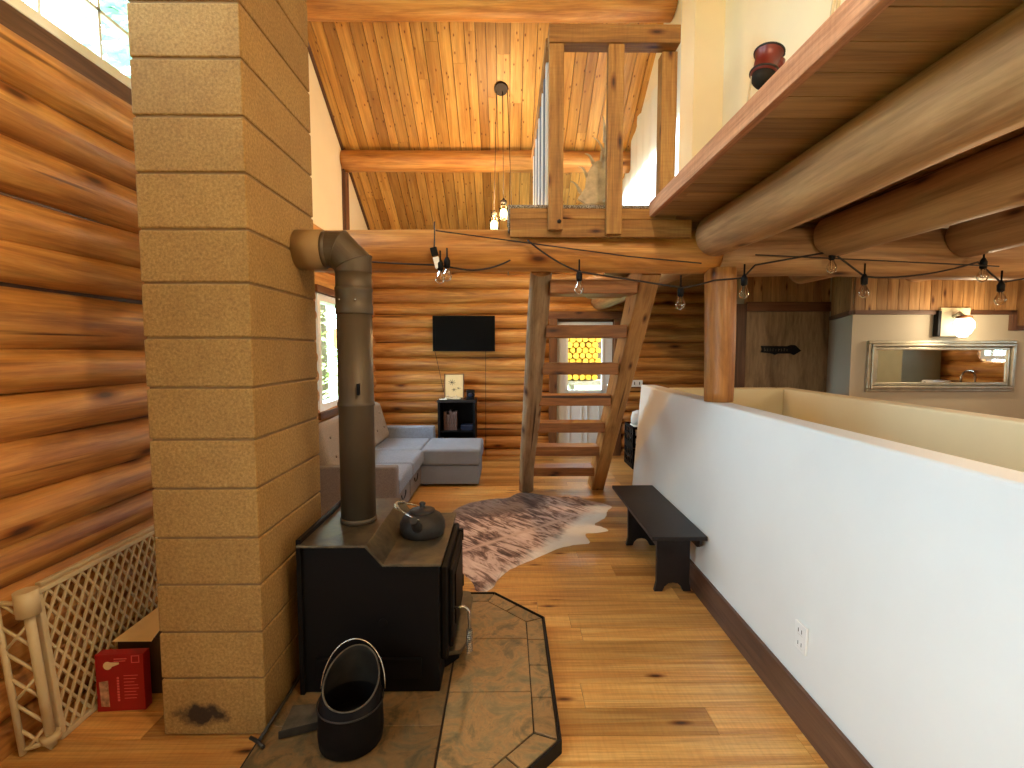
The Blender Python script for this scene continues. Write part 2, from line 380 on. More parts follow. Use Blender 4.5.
def top(mb, name, base, label, cat, group=None, **kw):   # single-mesh thing with its origin at its base
    b = Vector(base); mb.v = [tuple(Vector(v) - b) for v in mb.v]
    o = mb.build(name, **kw); o.location = b; return tag(o, label, cat, group)

XL, XR, YF, YB = -1.9, 6.0, -1.3, 6.9
# ------------------------------------------------------------------ setting: floor
def boards_x(mb, x0, x1, y0, y1, z0, z1, m, w=.14, lmin=1.2, lmax=3.2, gap=.0025):
    y = y0
    while y < y1 - .01:
        ye = min(y + w * R(.82, 1.22), y1)
        if y1 - ye < .05: ye = y1
        x = x0 - R(0, 1.5); 
        while x < x1:
            xe = x + R(lmin, lmax)
            a, b = max(x, x0), min(xe, x1)
            if b - a > .02: mb.box(a, b - .002, y, ye - gap, z0, z1, m, 0, R(.0, 1.0))
            x = xe
        y = ye
f = MB()
boards_x(f, XL - .2, 1.27, YF, YB + .1, -.03, 0, 'floor')
boards_x(f, 1.27, XR, 4.24, YB + .1, -.03, 0, 'floor')
boards_x(f, 2.42, XR, YF, 4.24, -.03, 0, 'floor')
f.box(XL - .2, 1.27, YF, YB + .1, -.2, -.032, 'deck'); f.box(1.27, XR, 4.24, YB + .1, -.2, -.032, 'deck'); f.box(2.42, XR, YF, 4.24, -.2, -.032, 'deck')
struct(f.build('floor'))
# stairwell below the half wall
w = MB(); w.box(1.27, 2.42, YF, 4.24, -2.5, -2.4, 'deck')
struct(w.build('floor_stairwell'))
w = MB()
for i in range(11): w.box(1.41, 2.33, -1.2 + i * .27, -.93 + i * .27, -2.4, -.2 - i * .2, 'floor', 0, R(.2, .8))
top(w, 'staircase', (1.9, 1, -2.4), 'wooden basement steps going down behind the white half wall', 'stairs')

# half walls around the stairwell
w = MB(); w.prism([(1.177, 0), (1.40, 0), (1.40, 1.172), (1.264, 1.172)], YF, 4.60, 'paint', 'XZ'); w.box(1.25, 1.40, YF, 4.24, -2.4, 0, 'paint'); struct(w.build('wall_half_near', bevel=.014, seg=3))
w = MB(); w.box(1.40, 2.34, 4.10, 4.24, -2.4, 1.172, 'cream'); struct(w.build('wall_half_end', bevel=.012))
w = MB(); w.box(2.34, 2.46, YF, 4.24, -2.4, 1.172, 'cream'); struct(w.build('wall_half_far', bevel=.012))
w = MB(); w.prism([(1.155, .001), (1.176, .001), (1.187, .15), (1.168, .15)], YF, 4.60, 'trim', 'XZ', tone=.65, side=True); struct(w.build('baseboard_right', bevel=.003))

# log walls
def stack(mb, seams, mk, thick=1.0, seed=0):
    for i in range(len(seams) - 1):
        a, b = seams[i], seams[i + 1]; mk(mb, (a + b) / 2, (b - a) / 2, seed + i * 1.7)
left_seams = [-.06, .10, .26, .44, .62, .755, .935, 1.15, 1.325, 1.49, 1.765, 1.91, 2.10, 2.315, 2.525, 2.75]
vy0, vy1, vz0, vz1 = -.95, .45, .90, 1.95   # left window added out of view to daylight the near half wall
wy0, wy1, wz0, wz1 = 4.86, 6.0, .88, 2.06   # rear left window
def lefty(mb, z, h, sd):
    r = h * 1.08 if h > .07 else h * 1.3
    x = XL - r + .055
    spans = [(YF - .1, YB + .15)]
    if wz0 - .03 < z < wz1 + .03: spans = [(YF - .1, vy0 - .05), (vy1 + .05, wy0 - .05), (wy1 + .05, YB + .15)]
    t = R(.25, .8)
    for (a, b) in spans: mb.log((x, a, z), (x, b, z), r * R(.97, 1.05), r * R(.97, 1.05), seed=sd, nseg=int((b - a) * 5) + 3, wob=.012, rv=.06, tone=t, ring=22)
w = MB(); stack(w, left_seams, lefty, seed=3)
w.box(XL - .12, XL - .03, YF, vy0 - .04, -.1, 2.73, 'trim', 1, .2); w.box(XL - .12, XL - .03, vy1 + .04, wy0 - .04, -.1, 2.73, 'trim', 1, .2); w.box(XL - .12, XL - .03, vy0 - .04, vy1 + .04, -.1, vz0 - .04, 'trim', 1, .2); w.box(XL - .12, XL - .03, vy0 - .04, vy1 + .04, vz1 + .04, 2.73, 'trim', 1, .2); w.box(XL - .12, XL - .03, wy1 + .04, YB, -.1, 2.73, 'trim', 1, .2)
w.box(XL - .12, XL - .03, wy0 - .04, wy1 + .04, -.1, wz0 - .04, 'trim', 1, .2); w.box(XL - .12, XL - .03, wy0 - .04, wy1 + .04, wz1 + .04, 2.73, 'trim', 1, .2)
struct(w.build('wall_left'))
back_seams = [-.06, .092, .278, .457, .611, .792, .898, 1.004, 1.207, 1.388, 1.601, 1.798, 1.992, 2.138, 2.348, 2.562, 2.767, 2.96, 3.16]
dx0, dx1, dzt = .70, 1.50, 1.93
def backy(mb, z, h, sd):
    r = h * 1.07 if h > .07 else h * 1.3
    y = YB + r - .045
    spans = [(XL - .25, 3.4)]
    if z < dzt + .05: spans = [(XL - .25, dx0 - .1), (dx1 + .1, 3.4)]
    t = R(.3, .85)
    for (a, b) in spans: mb.log((a, y, z), (b, y, z), r, r * R(.97, 1.04), seed=sd, nseg=int((b - a) * 5) + 3, wob=.01, rv=.06, tone=t, ring=22)
w = MB(); stack(w, back_seams, backy, seed=40)
w.box(XL, dx0 - .06, YB + .05, YB + .14, -.1, 3.2, 'trim', 0, .2); w.box(dx1 + .06, 3.4, YB + .05, YB + .14, -.1, 3.2, 'trim', 0, .2); w.box(dx0 - .06, dx1 + .06, YB + .05, YB + .14, dzt + .06, 3.2, 'trim', 0, .2); w.box(3.4, XR + .1, YB, YB + .1, 0, 2.3, 'taupe')
struct(w.build('wall_back'))

# roof slope: z = 3.15 + .63*(6.9 - y)
SL = .63; YR = 2.95
def zc(y): return 3.15 + SL * (6.9 - y) if y > YR else 3.15 + SL * (6.9 - YR) - SL * (YR - y)
ang = math.atan(SL)
w = MB()
def slope(y_from, y_to):
    Ls = abs(y_to - y_from) / math.cos(ang)
    sgn = 1 if y_to > y_from else -1
    # local: x across, y along slope downhill, z up (normal)
    d = Vector((0, sgn * math.cos(ang), -math.sin(ang))); nrm = Vector((0, sgn * math.sin(ang), math.cos(ang)))
    T = Matrix(((1, 0, 0, 0), (0, d.y, nrm.y, y_from), (0, d.z, nrm.z, zc(y_from)), (0, 0, 0, 1)))
    x = XL - .1
    while x < 1.56:
        wd = R(.095, .14); off = R(0, 2.5); y = -off
        while y < Ls:
            ye = y + R(1.8, 3.6); a, b = max(0, y), min(Ls, ye)
            if b > a + .01: w.box(x, x + wd - .007, a, b - .0015, 0, .02, 'ceil', 1, R(0, 1), T)
            y = ye
        x += wd
    w.box(XL - .15, 1.6, 0, Ls, .021, .06, 'trim', 1, .3, T)
slope(YR, 7.1); slope(YR, YF - .1)
struct(w.build('ceiling'))
# gable walls
def gable(y0, y1, zb): return [(y0, zb), (y1, zb), (y1, zc(y1)), (max(y0, YR), zc(YR)), (y0, zc(y0))] if y0 < YR < y1 else [(y0, zb), (y1, zb), (y1, zc(y1)), (y0, zc(y0))]
w = MB()
uy0, uy1, uz0, uz1 = .55, 3.25, 2.80, 3.95    # high left window
w.prism([(YF, 2.70), (uy0, 2.70), (uy0, zc(uy0)), (YF, zc(YF))], XL - .12, XL - .0, 'cream', 'YZ')
w.prism([(uy1, 2.70), (YB + .1, 2.70), (YB + .1, zc(YB + .1)), (uy1, zc(uy1))], XL - .12, XL - .0, 'cream', 'YZ')
w.prism([(uy0, uz1), (uy1, uz1), (uy1, zc(uy1)), (YR, zc(YR)), (uy0, zc(uy0))], XL - .12, XL, 'cream', 'YZ')
w.box(XL - .12, XL, uy0, uy1, 2.70, uz0 - .002, 'cream')
struct(w.build('wall_left_gable'))
w = MB()
lwy0, lwy1, lwz0, lwz1 = 3.9, 6.2, 2.42, 3.46
w.prism([(3.62, 2.30), (lwy0, 2.30), (lwy0, zc(lwy0)), (3.62, zc(3.62))], 1.45, 1.55, 'paint', 'YZ'); w.prism([(lwy1, 2.30), (YB, 2.30), (YB, zc(YB)), (lwy1, zc(lwy1))], 1.45, 1.55, 'paint', 'YZ')
w.box(1.45, 1.55, lwy0, lwy1, 2.30, lwz0, 'paint'); w.prism([(lwy0, lwz1), (lwy1, lwz1), (lwy1, zc(lwy1)), (lwy0, zc(lwy0))], 1.45, 1.55, 'paint', 'YZ')
struct(w.build('wall_loft_rear'))
w = MB(); w.prism([(YF, 2.30), (3.4, 2.30), (3.4, zc(3.4)), (YR, zc(YR)), (YF, zc(YF))], 1.45, 1.55, 'cream', 'YZ'); struct(w.build('wall_loft_front'))
w = MB(); w.prism([(3.4, 2.36), (3.66, 2.36), (3.66, zc(3.66) + .01), (3.4, zc(3.4) + .01)], 1.25, 1.56, 'cream', 'YZ'); struct(w.build('wall_loft_pillar'))
w = MB()
w.prism([(uy0, 0)], 0, 0, 'trim') if False else None
w.box(XL, XL + .02, wy1 + 0, wy1 + .0001, 0, .0001, 'trim')
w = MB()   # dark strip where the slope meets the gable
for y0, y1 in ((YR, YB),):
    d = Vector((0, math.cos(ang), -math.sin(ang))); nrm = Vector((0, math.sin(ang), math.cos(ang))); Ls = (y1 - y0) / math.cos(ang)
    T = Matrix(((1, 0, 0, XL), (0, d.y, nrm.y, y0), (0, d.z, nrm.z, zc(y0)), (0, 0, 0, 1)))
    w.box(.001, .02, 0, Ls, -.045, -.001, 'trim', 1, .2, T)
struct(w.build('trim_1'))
w = MB(); w.box(XL + .001, XL + .025, 5.84, 5.98, 2.74, zc(5.98) - .02, 'casing', 2, .6); w.box(XL + .001, XL + .032, 5.80, 5.84, 2.74, zc(5.84) - .06, 'trim', 2, .1); struct(w.build('trim_2'))

# front wall (behind the camera), right wall, kitchen ceiling sheet
w = MB(); w.box(XL - .1, 1.26, YF - .12, YF, 0, 3.2, 'cream'); struct(w.build('wall_front'))
w = MB(); w.box(1.26, XR, YF - .12, YF, -2.4, 2.29, 'cream'); struct(w.build('wall_front_kitchen'))
kwy0, kwy1, kwz0, kwz1 = 1.98, 2.5, 1.38, 1.75
def righty(mb, z, h, sd):
    r = h * 1.12
    sp = [(YF, YB)] if not (kwz0 - .05 < z < kwz1 + .05) else [(YF, kwy0 - .03), (kwy1 + .03, YB)]
    for a, b in sp: mb.log((XR + r - .045, a, z), (XR + r - .045, b, z), r, seed=sd, nseg=16, ring=14, tone=R(.3, .7))
w = MB(); stack(w, [-.05 + .2 * i for i in range(13)], righty, seed=70)
w.box(XR + .06, XR + .14, YF, kwy0 - .02, -.1, 2.3, 'trim', 1, .2); w.box(XR + .06, XR + .14, kwy1 + .02, YB, -.1, 2.3, 'trim', 1, .2)
w.box(XR + .06, XR + .14, kwy0, kwy1, -.1, kwz0 - .02, 'trim', 1, .2); w.box(XR + .06, XR + .14, kwy0, kwy1, kwz1 + .02, 2.3, 'trim', 1, .2)
struct(w.build('wall_right'))
w = MB()   # loft floor boards seen from below, running across
boards_x(w, .872, XR + .1, YF, 2.93, 2.285, 2.31, 'deck', .15, 1.5, 3.4, .006)
boards_x(w, 1.0, XR + .1, 2.93, YB, 2.285, 2.31, 'deck', .15, 1.5, 3.4, .006)
w.box(.872, XR + .1, YF, 2.93, 2.313, 2.352, 'deck'); w.box(1.0, XR + .1, 2.93, YB, 2.313, 2.352, 'deck')
struct(w.build('ceiling_loft_deck'))
w = MB()
w.box(.835, .87, YF, .85, 2.278, 2.362, 'rim', 1, .75); w.box(.835, .87, .853, 2.94, 2.278, 2.362, 'rim', 1, .5)
struct(w.build('trim_loft_edge', bevel=.004))

# far kitchen walls
w = MB()
w.box(2.10, 2.36, 4.9, 5.0, 0, 2.28, 'taupe'); w.box(2.10, 2.34, 4.885, 4.899, 1.83, 1.86, 'trim')
w.box(2.36, 3.24, 4.9, 5.0, 1.86, 2.28, 'taupe'); w.box(2.36, 3.24, 4.95, 5.0, 0, 1.86, 'taupe')
w.prism([(3.24, 5.0), (3.24, 4.9), (2.872, 4.07), (XR, 4.07), (XR, 4.19), (3.0, 4.19)], 0, 2.28, 'taupe', 'XY')
struct(w.build('wall_kitchen'))
w = MB(); x = 2.36   # vertical tongue and groove above the painted wall
while x < 3.24:
    wd = .085; w.box(x, x + wd - .004, 4.88, 4.898, 1.95, 2.284, 'panel', 2, R(.1, .9)); x += wd
TD = Matrix.Translation((2.872, 4.07, 0)) @ Matrix.Rotation(math.atan2(.83, .368), 4, 'Z')
for q in range(10): w.box(q * .09, q * .09 + .086, .001, .018, 1.825, 2.284, 'panel', 2, R(.1, .9), TD)
x = 2.872
while x < 4.2:
    wd = .09; w.box(x, x + wd - .004, 4.052, 4.068, 1.825, 2.284, 'panel', 2, R(.1, .9)); x += wd
while x < XR:
    wd = .09; w.box(x, min(x + wd - .004, XR), 4.052, 4.068, 1.70, 2.284, 'panel', 2, R(.1, .9)); x += wd
struct(w.build('wall_kitchen_boards'))
w = MB(); w.box(0, .9, .001, .03, 1.79, 1.825, 'trim', 0, .3, TD); w.box(2.872, 3.565, 4.04, 4.068, 1.79, 1.825, 'trim', 0, .3); w.box(3.80, 4.22, 4.04, 4.068, 1.79, 1.825, 'trim', 0, .3)
w.box(4.18, 4.22, 4.038, 4.068, 1.66, 1.79, 'trim', 2, .3); w.box(4.22, XR, 4.04, 4.068, 1.66, 1.70, 'trim', 0, .3)
struct(w.build('trim_3'))

# ------------------------------------------------------------------ windows and doors
def pane_window(name, x, y0, y1, z0, z1, bars_y, bars_z, fw=.05, mat='white', depth=.08, casing=True, cm='casing', sides=True):
    root = MB(); root.box(x - depth, x, y0, y1, z0, z0 + fw, mat); root.box(x - depth, x, y0, y1, z1 - fw, z1, mat)
    root.box(x - depth, x, y0, y0 + fw, z0 + fw, z1 - fw, mat); root.box(x - depth, x, y1 - fw, y1, z0 + fw, z1 - fw, mat)
    o = root.build(name, bevel=.004); struct(o)
    g = MB(); g.box(x - depth * .55, x - depth * .5, y0 + fw, y1 - fw, z0 + fw, z1 - fw, 'glass'); p = g.build('window_pane', o)
    b = MB()
    for yy in bars_y: b.box(x - depth * .7, x - depth * .35, yy - .008, yy + .008, z0 + fw, z1 - fw, mat)
    for zz in bars_z: b.box(x - depth * .7, x - depth * .35, y0 + fw, y1 - fw, zz - .008, zz + .008, mat)
    if bars_y or bars_z: b.build('muntins', o)
    if casing:
        c = MB(); cw = .07
        c.box(x - .02, x + .03, y0 - cw, y1 + cw, z0 - cw, z0 - .001, cm, 1, .2); c.box(x - .02, x + .03, y0 - cw, y1 + cw, z1 + .001, z1 + cw, cm, 1, .3)
        if sides: c.box(x - .02, x + .03, y0 - cw, y0 - .001, z0, z1, cm, 2, .2)
        else: cw = cw
        c.box(x - .02, x + .03, y1 + .001, y1 + cw, z0, z1, cm, 2, .2)
        c.build('window_casing', o)
    return o
pane_window('window_1', XL + .01, uy0 + .03, uy1 - .03, uz0 + .01, uz1 - .03, [.95, 1.55, 2.14, 2.45, 2.9], [3.1, 3.45], fw=.05, casing=False, depth=.10)
w = MB(); w.box(XL - .03, XL + .015, uy0 - .08, uy1 + .06, 2.685, uz0 + .004, 'trim', 1, .35); struct(w.build('trim_4'))
w = MB(); w.box(XL, XL + .03, uy0 - .06, uy0 + .02, uz0, uz1 + .06, 'trim', 2, .35); w.box(XL, XL + .03, uy1 - .02, uy1 + .06, uz0, uz1 + .06, 'trim', 2, .35); w.box(XL, XL + .03, uy0 + .02, uy1 - .02, uz1 - .02, uz1 + .06, 'trim', 1, .35); struct(w.build('trim_5'))
o2 = pane_window('window_2', XL + .045, wy0, wy1, wz0, wz1, [5.43], [], fw=.075, depth=.14, sides=False)
pane_window('window_added_near', XL + .03, vy0, vy1, vz0, vz1, [-.1], [], fw=.055, depth=.12)  # added unseen window, lets daylight onto the near half wall
pane_window('window_added_loft', 1.54, lwy0, lwy1, lwz0, lwz1, [5.05], [], fw=.05, depth=.08, casing=False)  # window added behind the curtain so the loft wall turns bright
pane_window('window_3', XR + .04, kwy0, kwy1, kwz0, kwz1, [2.24], [], fw=.05, depth=.08, casing=False)

# rear door with glass
w = MB(); y0, y1 = YB + .03, YB + .07; gx0, gx1, gz0, gz1 = .86, 1.34, .93, 1.66
w.box(dx0 + .01, gx0, y0, y1, .01, dzt - .04, 'whitedoor'); w.box(gx1, dx1 - .01, y0, y1, .01, dzt - .04, 'whitedoor')
w.box(gx0, gx1, y0, y1, gz1, dzt - .04, 'whitedoor'); w.box(gx0, gx1, y0, y1, .01, gz0, 'whitedoor')
d = struct(w.build('door_1', bevel=.003))
w = MB()
for a, b, c_, e in ((gx0 - .02, gx1 + .02, gz1, gz1 + .03), (gx0 - .02, gx1 + .02, gz0 - .03, gz0), (gx0 - .03, gx0, gz0 - .03, gz1 + .03), (gx1, gx1 + .03, gz0 - .03, gz1 + .03)): w.box(a, b, y0 - .015, y0 - .001, c_, e, 'white')
w.build('glass_frame', d)
w = MB(); w.box(gx0, gx1, y0 + .015, y0 + .02, gz0, gz1, 'glass'); w.build('door_pane', d)
for xx in (.88, 1.13):
    for zz in (.12,):
        w = MB()
        for a, b, c_, e in ((xx, xx + .19, zz, zz + .02), (xx, xx + .19, .78, .80), (xx, xx + .02, zz + .02, .78), (xx + .17, xx + .19, zz + .02, .78)): w.box(a, b, y0 - .012, y0 - .001, c_, e, 'whitedoor')
        w.build('door_panel', d, bevel=.004)
w = MB(); w.tube([(1.43, y0 - .001, 1.0), (1.43, y0 - .05, 1.0)], .012, 'chrome'); w.sphere((1.43, y0 - .065, 1.0), .028, 'chrome'); w.build('door_handle', d)
w = MB(); w.box(dx0 - .11, dx0, YB - .06, YB + .08, 0, dzt, 'casing', 2, .5); w.box(dx1, dx1 + .11, YB - .06, YB + .08, 0, dzt, 'casing', 2, .3); w.box(dx0 - .13, dx1 + .13, YB - .07, YB + .08, dzt, dzt + .1, 'casing', 0, .4)
w.box(dx0, dx0 + .01, YB + .02, YB + .1, 0, dzt, 'white'); w.box(dx0 - .1, dx1 + .1, YB + .071, YB + .075, dzt - .05, dzt + .1, 'casing'); w.box(dx0 - .1, dx1 + .1, YB - .05, YB + .12, -.03, .012, 'casing', 0); w.box(dx0 - .1, dx0 + .02, YB + .071, YB + .1, 0, dzt, 'casing', 2); w.box(dx1 - .02, dx1 + .1, YB + .071, YB + .1, 0, dzt, 'casing', 2); struct(w.build('trim_door_1', bevel=.004))

# veneer door to the right
w = MB(); w.box(2.37, 3.21, 4.865, 4.899, .01, 1.877, 'plywood', 2, .5); d2 = struct(w.build('door_2', bevel=.003))
w = MB(); w.tube([(2.46, 4.86, .95), (2.46, 4.82, .95)], .012, 'chrome'); w.sphere((2.46, 4.805, .95), .028, 'chrome'); w.build('door_handle', d2)
w = MB(); w.box(2.24, 2.365, 4.84, 4.905, 0, 1.95, 'trim', 2, .6); w.box(3.215, 3.31, 4.84, 4.899, 0, 1.95, 'trim', 2, .7); w.box(2.366, 3.214, 4.84, 4.905, 1.878, 1.97, 'casing', 0, .25)
struct(w.build('trim_door_2', bevel=.004))
# arrow sign on it
poly = [(2.52, 1.475), (2.64, 1.46), (2.66, 1.45), (2.69, 1.462), (2.82, 1.462), (2.85, 1.448), (2.92, 1.49), (2.86, 1.545), (2.82, 1.548), (2.78, 1.535), (2.52, 1.538), (2.535, 1.505)]
w = MB(); w.prism(poly, 4.845, 4.862, 'black', 'XZ'); sg = top(w, 'arrow_sign', (2.7, 4.862, 1.49), 'black arrow-shaped wooden sign pointing right on brown veneer door', 'sign')
w = MB()
for i in range(9):   # weathered letter strokes
    xx = 2.55 + i * .028; w.box(xx, xx + .006, 4.843, 4.8455, 1.485, 1.485 + R(.02, .036), 'ash'); w.box(xx, xx + .016, 4.843, 4.8455, 1.487 + R(0, .02), 1.492 + R(.0, .02), 'ash')
w.v = [tuple(Vector(v) - Vector((2.7, 4.862, 1.49))) for v in w.v]; w.build('lettering', sg)

# ------------------------------------------------------------------ heavy timbers
def logthing(name, p0, p1, r0, r1, label, cat='beam', group=None, **kw):
    w = MB(); w.log(p0, p1, r0, r1, **kw); return top(w, name, p0, label, cat, group)
logthing('log_beam', (XL + .01, 3.10, 2.105), (1.30, 3.10, 2.11), .128, .128, 'thick honey-coloured log beam spanning the living room behind the hanging bulbs', m='log', seed=11.3, nseg=40, ring=30, wob=.01, tone=.6)
logthing('log_beam', (1.301, 3.13, 2.10), (XR, 3.15, 2.10), .15, .165, 'pale brown log beam continuing to the right of the log post over the kitchen', m='joist', seed=13.3, nseg=40, ring=30, wob=.012, rv=.07, tone=.4)
logthing('purlin_log', (XL + .006, 5.86, 3.675), (1.44, 5.86, 3.68), .118, .116, 'golden roof purlin log crossing the lower part of the board ceiling', m='log', seed=15, nseg=30, ring=24, wob=.005, tone=.8)
logthing('purlin_log', (XL + .006, 4.45, 4.505), (1.44, 4.45, 4.505), .15, .15, 'upper roof purlin log along the top edge of the photo', m='log', seed=18, nseg=30, ring=24, wob=.006, tone=.8)
jl = ['thickest pale joist log under the loft floor, closest to the loft edge', 'second joist log from the loft edge under the loft floor', 'third joist log from the loft edge, over the kitchen']
for i, x in enumerate((1.235, 1.94, 2.74)):
    logthing('joist_log', (x, YF, 2.165), (x, 2.99, 2.175), .132, .125, jl[i], group='joist logs under the loft', m='joist', seed=20 + i * 3, nseg=30, ring=26, wob=.012, rv=.07, dome=.05, tone=.55 - .1 * i)
jl = ['pale log joist running back from the log beam beside the ladder top', 'rounded log joist end peeking below the beam over the brown door', 'orange log joist end peeking below the beam above the silver mirror']
for i, (x, yb) in enumerate(((1.30, 6.9), (2.42, 4.05), (3.35, 4.05))):
    logthing('joist_log', (x, 3.24, 2.165), (x, yb, 2.165), .12, .12, jl[i], group='joist logs beyond the beam', m='joist', seed=33 + i * 3, nseg=20, ring=22, tone=.6)
logthing('header_log', (.78, 4.95, 2.12), (1.19, 5.0, 2.12), .11, .11, 'short log header end behind the ladder top', m='joist', seed=51, nseg=8, ring=20, dome=.04, tone=.6)
logthing('log_post', (1.345, 3.09, 1.174), (1.33, 3.09, 2.0), .088, .098, 'orange-brown peeled log post standing on the white half wall', 'post', m='post', seed=61, nseg=14, ring=26, wob=.012, rv=.1)

# ------------------------------------------------------------------ chimney
w = MB(); X0, X1, Y0, Y1 = -1.335, -.94, 1.82, 2.44
w.box(X0 + .006, X1 - .006, Y0 + .006, Y1 - .006, 0, 4.87, 'mortar')
CHZ = [0.0, 0.232, 0.417, 0.605, 0.788, 0.978, 1.164, 1.359, 1.543, 1.743, 1.936, 2.135, 2.332, 2.53, 2.72]; CZ = CHZ + [CHZ[-1] + .2032 * q for q in range(1, 11)]; nC = len(CZ) - 1
for i in range(nC):
    za, zb_ = CZ[i], CZ[i + 1]
    w.box(X0, X1, Y0, Y1, za + .004, zb_ - .004, 'block', 0, R(0, 1))
ch = top(w, 'chimney', (-1.14, 2.13, 0), 'tall tan concrete block chimney beside the log wall', 'chimney', bevel=.006)
# ------------------------------------------------------------------ hearth
w = MB(); hx0, hx1, hy0, hy1 = -.935, .195, 1.45, 2.83; cc = .27
octo = [(hx0, hy0), (hx1 - cc, hy0), (hx1, hy0 + cc), (hx1, hy1 - cc), (hx1 - cc, hy1), (hx0, hy1)]
w.prism(octo, .001, .044, 'grout'); w2 = w
def tile(poly, tone, g=.004):
    cx = sum(p[0] for p in poly) / len(poly); cy = sum(p[1] for p in poly) / len(poly)
    q = [(p[0] + (cx - p[0]) * g / max(.05, math.hypot(cx - p[0], cy - p[1])) * 1.0, p[1] + (cy - p[1]) * g / max(.05, math.hypot(cx - p[0], cy - p[1]))) for p in poly]
    w.prism(q, .044, .052, 'slate', tone=tone)
bw = .085; k1 = cc + (math.sqrt(2) - 1) * 0; e = .008
ix1 = hx1 - e - bw; ox1 = hx1 - e; oy1 = hy1 - e; iy1 = oy1 - bw; oy0 = hy0 + e; iy0 = oy0 + bw
t2 = .4142 * bw
cxo, cyo = ox1 - cc + .004, oy1 - cc + .004; cxi, cyi = cxo - t2 + .0, cyo - t2 + .0   # chamfer points
# right border strip tiles
ys = [oy0 + cc, 1.95, 2.16, 2.36, cyo]
for a, b in zip(ys[:-1], ys[1:]): tile([(ix1, a), (ox1, a), (ox1, b), (ix1, b)] if b < cyo and a > oy0 + cc else ([(ix1, a), (ox1, a), (ox1, b), (ix1, b - t2)] if b >= cyo else [(ix1, a + t2), (ox1, a), (ox1, b), (ix1, b)]), R(.5, 1))
def lerp(a, b, t): return (a[0] + (b[0] - a[0]) * t, a[1] + (b[1] - a[1]) * t)
for sgn, (oy, iy, cyO) in ((1, (oy1, iy1, cyo)), (-1, (oy0, iy0, oy0 + cc - .004))):
    O0, O1 = (ox1, cyO), (cxo, oy); I0, I1 = (ix1, cyO - sgn * t2), (cxo - t2, iy)
    for a, b in ((0, .5), (.5, 1)): tile([lerp(O0, O1, a), lerp(O0, O1, b), lerp(I0, I1, b), lerp(I0, I1, a)], R(.3, 1))
    xs = [cxo, -.25, -.6, hx0 + .01]
    for q, (a, b) in enumerate(zip(xs[:-1], xs[1:])): tile([(a, oy), (b, oy), (b, iy), (a - (t2 if q == 0 else 0), iy)], R(.3, .8))
for (a, b) in ((iy0, 1.985), (1.985, 2.37), (2.37, iy1)):
    if b == iy1: tile([(-.25, a), (ix1, a), (ix1, cyo - t2), (cxo - t2, iy1), (-.25, iy1)], R(.4, .9))
    elif a == iy0: tile([(-.25, iy0), (cxo - t2, iy0), (ix1, oy0 + cc + t2), (ix1, b), (-.25, b)], R(.4, .9))
    else: tile([(-.25, a), (ix1, a), (ix1, b), (-.25, b)], R(.4, .9))
for (a, b) in ((iy0, 1.80), (1.80, 2.25), (2.25, iy1)):
    tile([(-.925, a), (-.255, a), (-.255, b), (-.925, b)], R(.0, .3), .002)
w.box(hx1 - .001, hx1 + .008, hy0 + cc, hy1 - cc, .001, .056, 'black')
for sgn, yo, yi in ((1, hy1, hy1 - cc), (-1, hy0, hy0 + cc)):
    w.prism([(hx1 + .008, yi), (hx1, yi - sgn * .002), (hx1 - cc, yo), (hx1 - cc + .002, yo + sgn * .008)], .001, .056, 'black')
w.box(hx0, hx1 - cc, hy1, hy1 + .008, .001, .056, 'black')
top(w, 'hearth_pad', (-.4, 2.08, .001), 'slate tiled hearth pad with clipped corners and black edge under the wood stove', 'hearth', bevel=.0015, seg=1)

# ------------------------------------------------------------------ wood stove
st = empty('wood_stove', (-.57, 2.28, .053), 'black steel wood stove with stepped top standing on slate hearth', 'stove')
w = MB(); w.prism([(-.855, .053), (-.285, .053), (-.285, .61), (-.515, .61), (-.585, .685), (-.855, .685)], 1.985, 2.60, 'blackmetal', 'XZ')
put(w, 'firebox', st, bevel=.006)
w = MB(); w.prism([(-.87, .052), (-.85, .052), (-.85, .72), (-.87, .72)], 1.97, 2.62, 'blackmetal', 'XZ'); put(w, 'side_shield', st, bevel=.003)
w = MB(); w.prism([(-.862, .692), (-.582, .692), (-.512, .612), (-.272, .612), (-.272, .622), (-.508, .622), (-.576, .702), (-.862, .702)], 1.955, 2.60, 'plate', 'XZ'); put(w, 'top_plate', st, bevel=.002)
w = MB(); w.box(-.80, -.36, 1.972, 1.984, .12, .2, 'blackmetal'); w.box(-.8, -.36, 1.968, 1.984, .20, .208, 'blackmetal'); w.lathe([(.018, -.004), (.018, .004)], (-.52, 1.98, .36), 'blackmetal', mat=Matrix.Rotation(PI / 2, 4, 'X')); put(w, 'side_panel', st, bevel=.002)
w = MB(); w.box(-.284, -.255, 2.02, 2.56, .17, .58, 'blackmetal'); w.box(-.255, -.235, 2.06, 2.52, .20, .55, 'blackmetal'); dr = put(w, 'door', st, bevel=.008)
w = MB(); w.box(-.2345, -.229, 2.13, 2.45, .27, .50, 'screen'); put(w, 'door_window', dr)
w = MB()
for zz in (.27, .52):
    w = MB(); w.tube([(-.245, 2.55, zz - .03), (-.245, 2.55, zz + .03)], .013, 'blackmetal'); put(w, 'hinge', dr)
w = MB(); w.tube([(-.24, 2.10, .36), (-.19, 2.10, .365), (-.17, 2.10, .345), (-.168, 2.10, .31), (-.168, 2.10, .2)], .007, 'chrome'); hd = put(w, 'handle', dr)
w = MB()
w.tube([(-.168 + .013 * math.cos(t * .9), 2.10 + .013 * math.sin(t * .9), .26 - t * .0012) for t in range(90)], .0022, 'chrome', 5); put(w, 'spring_grip', dr)
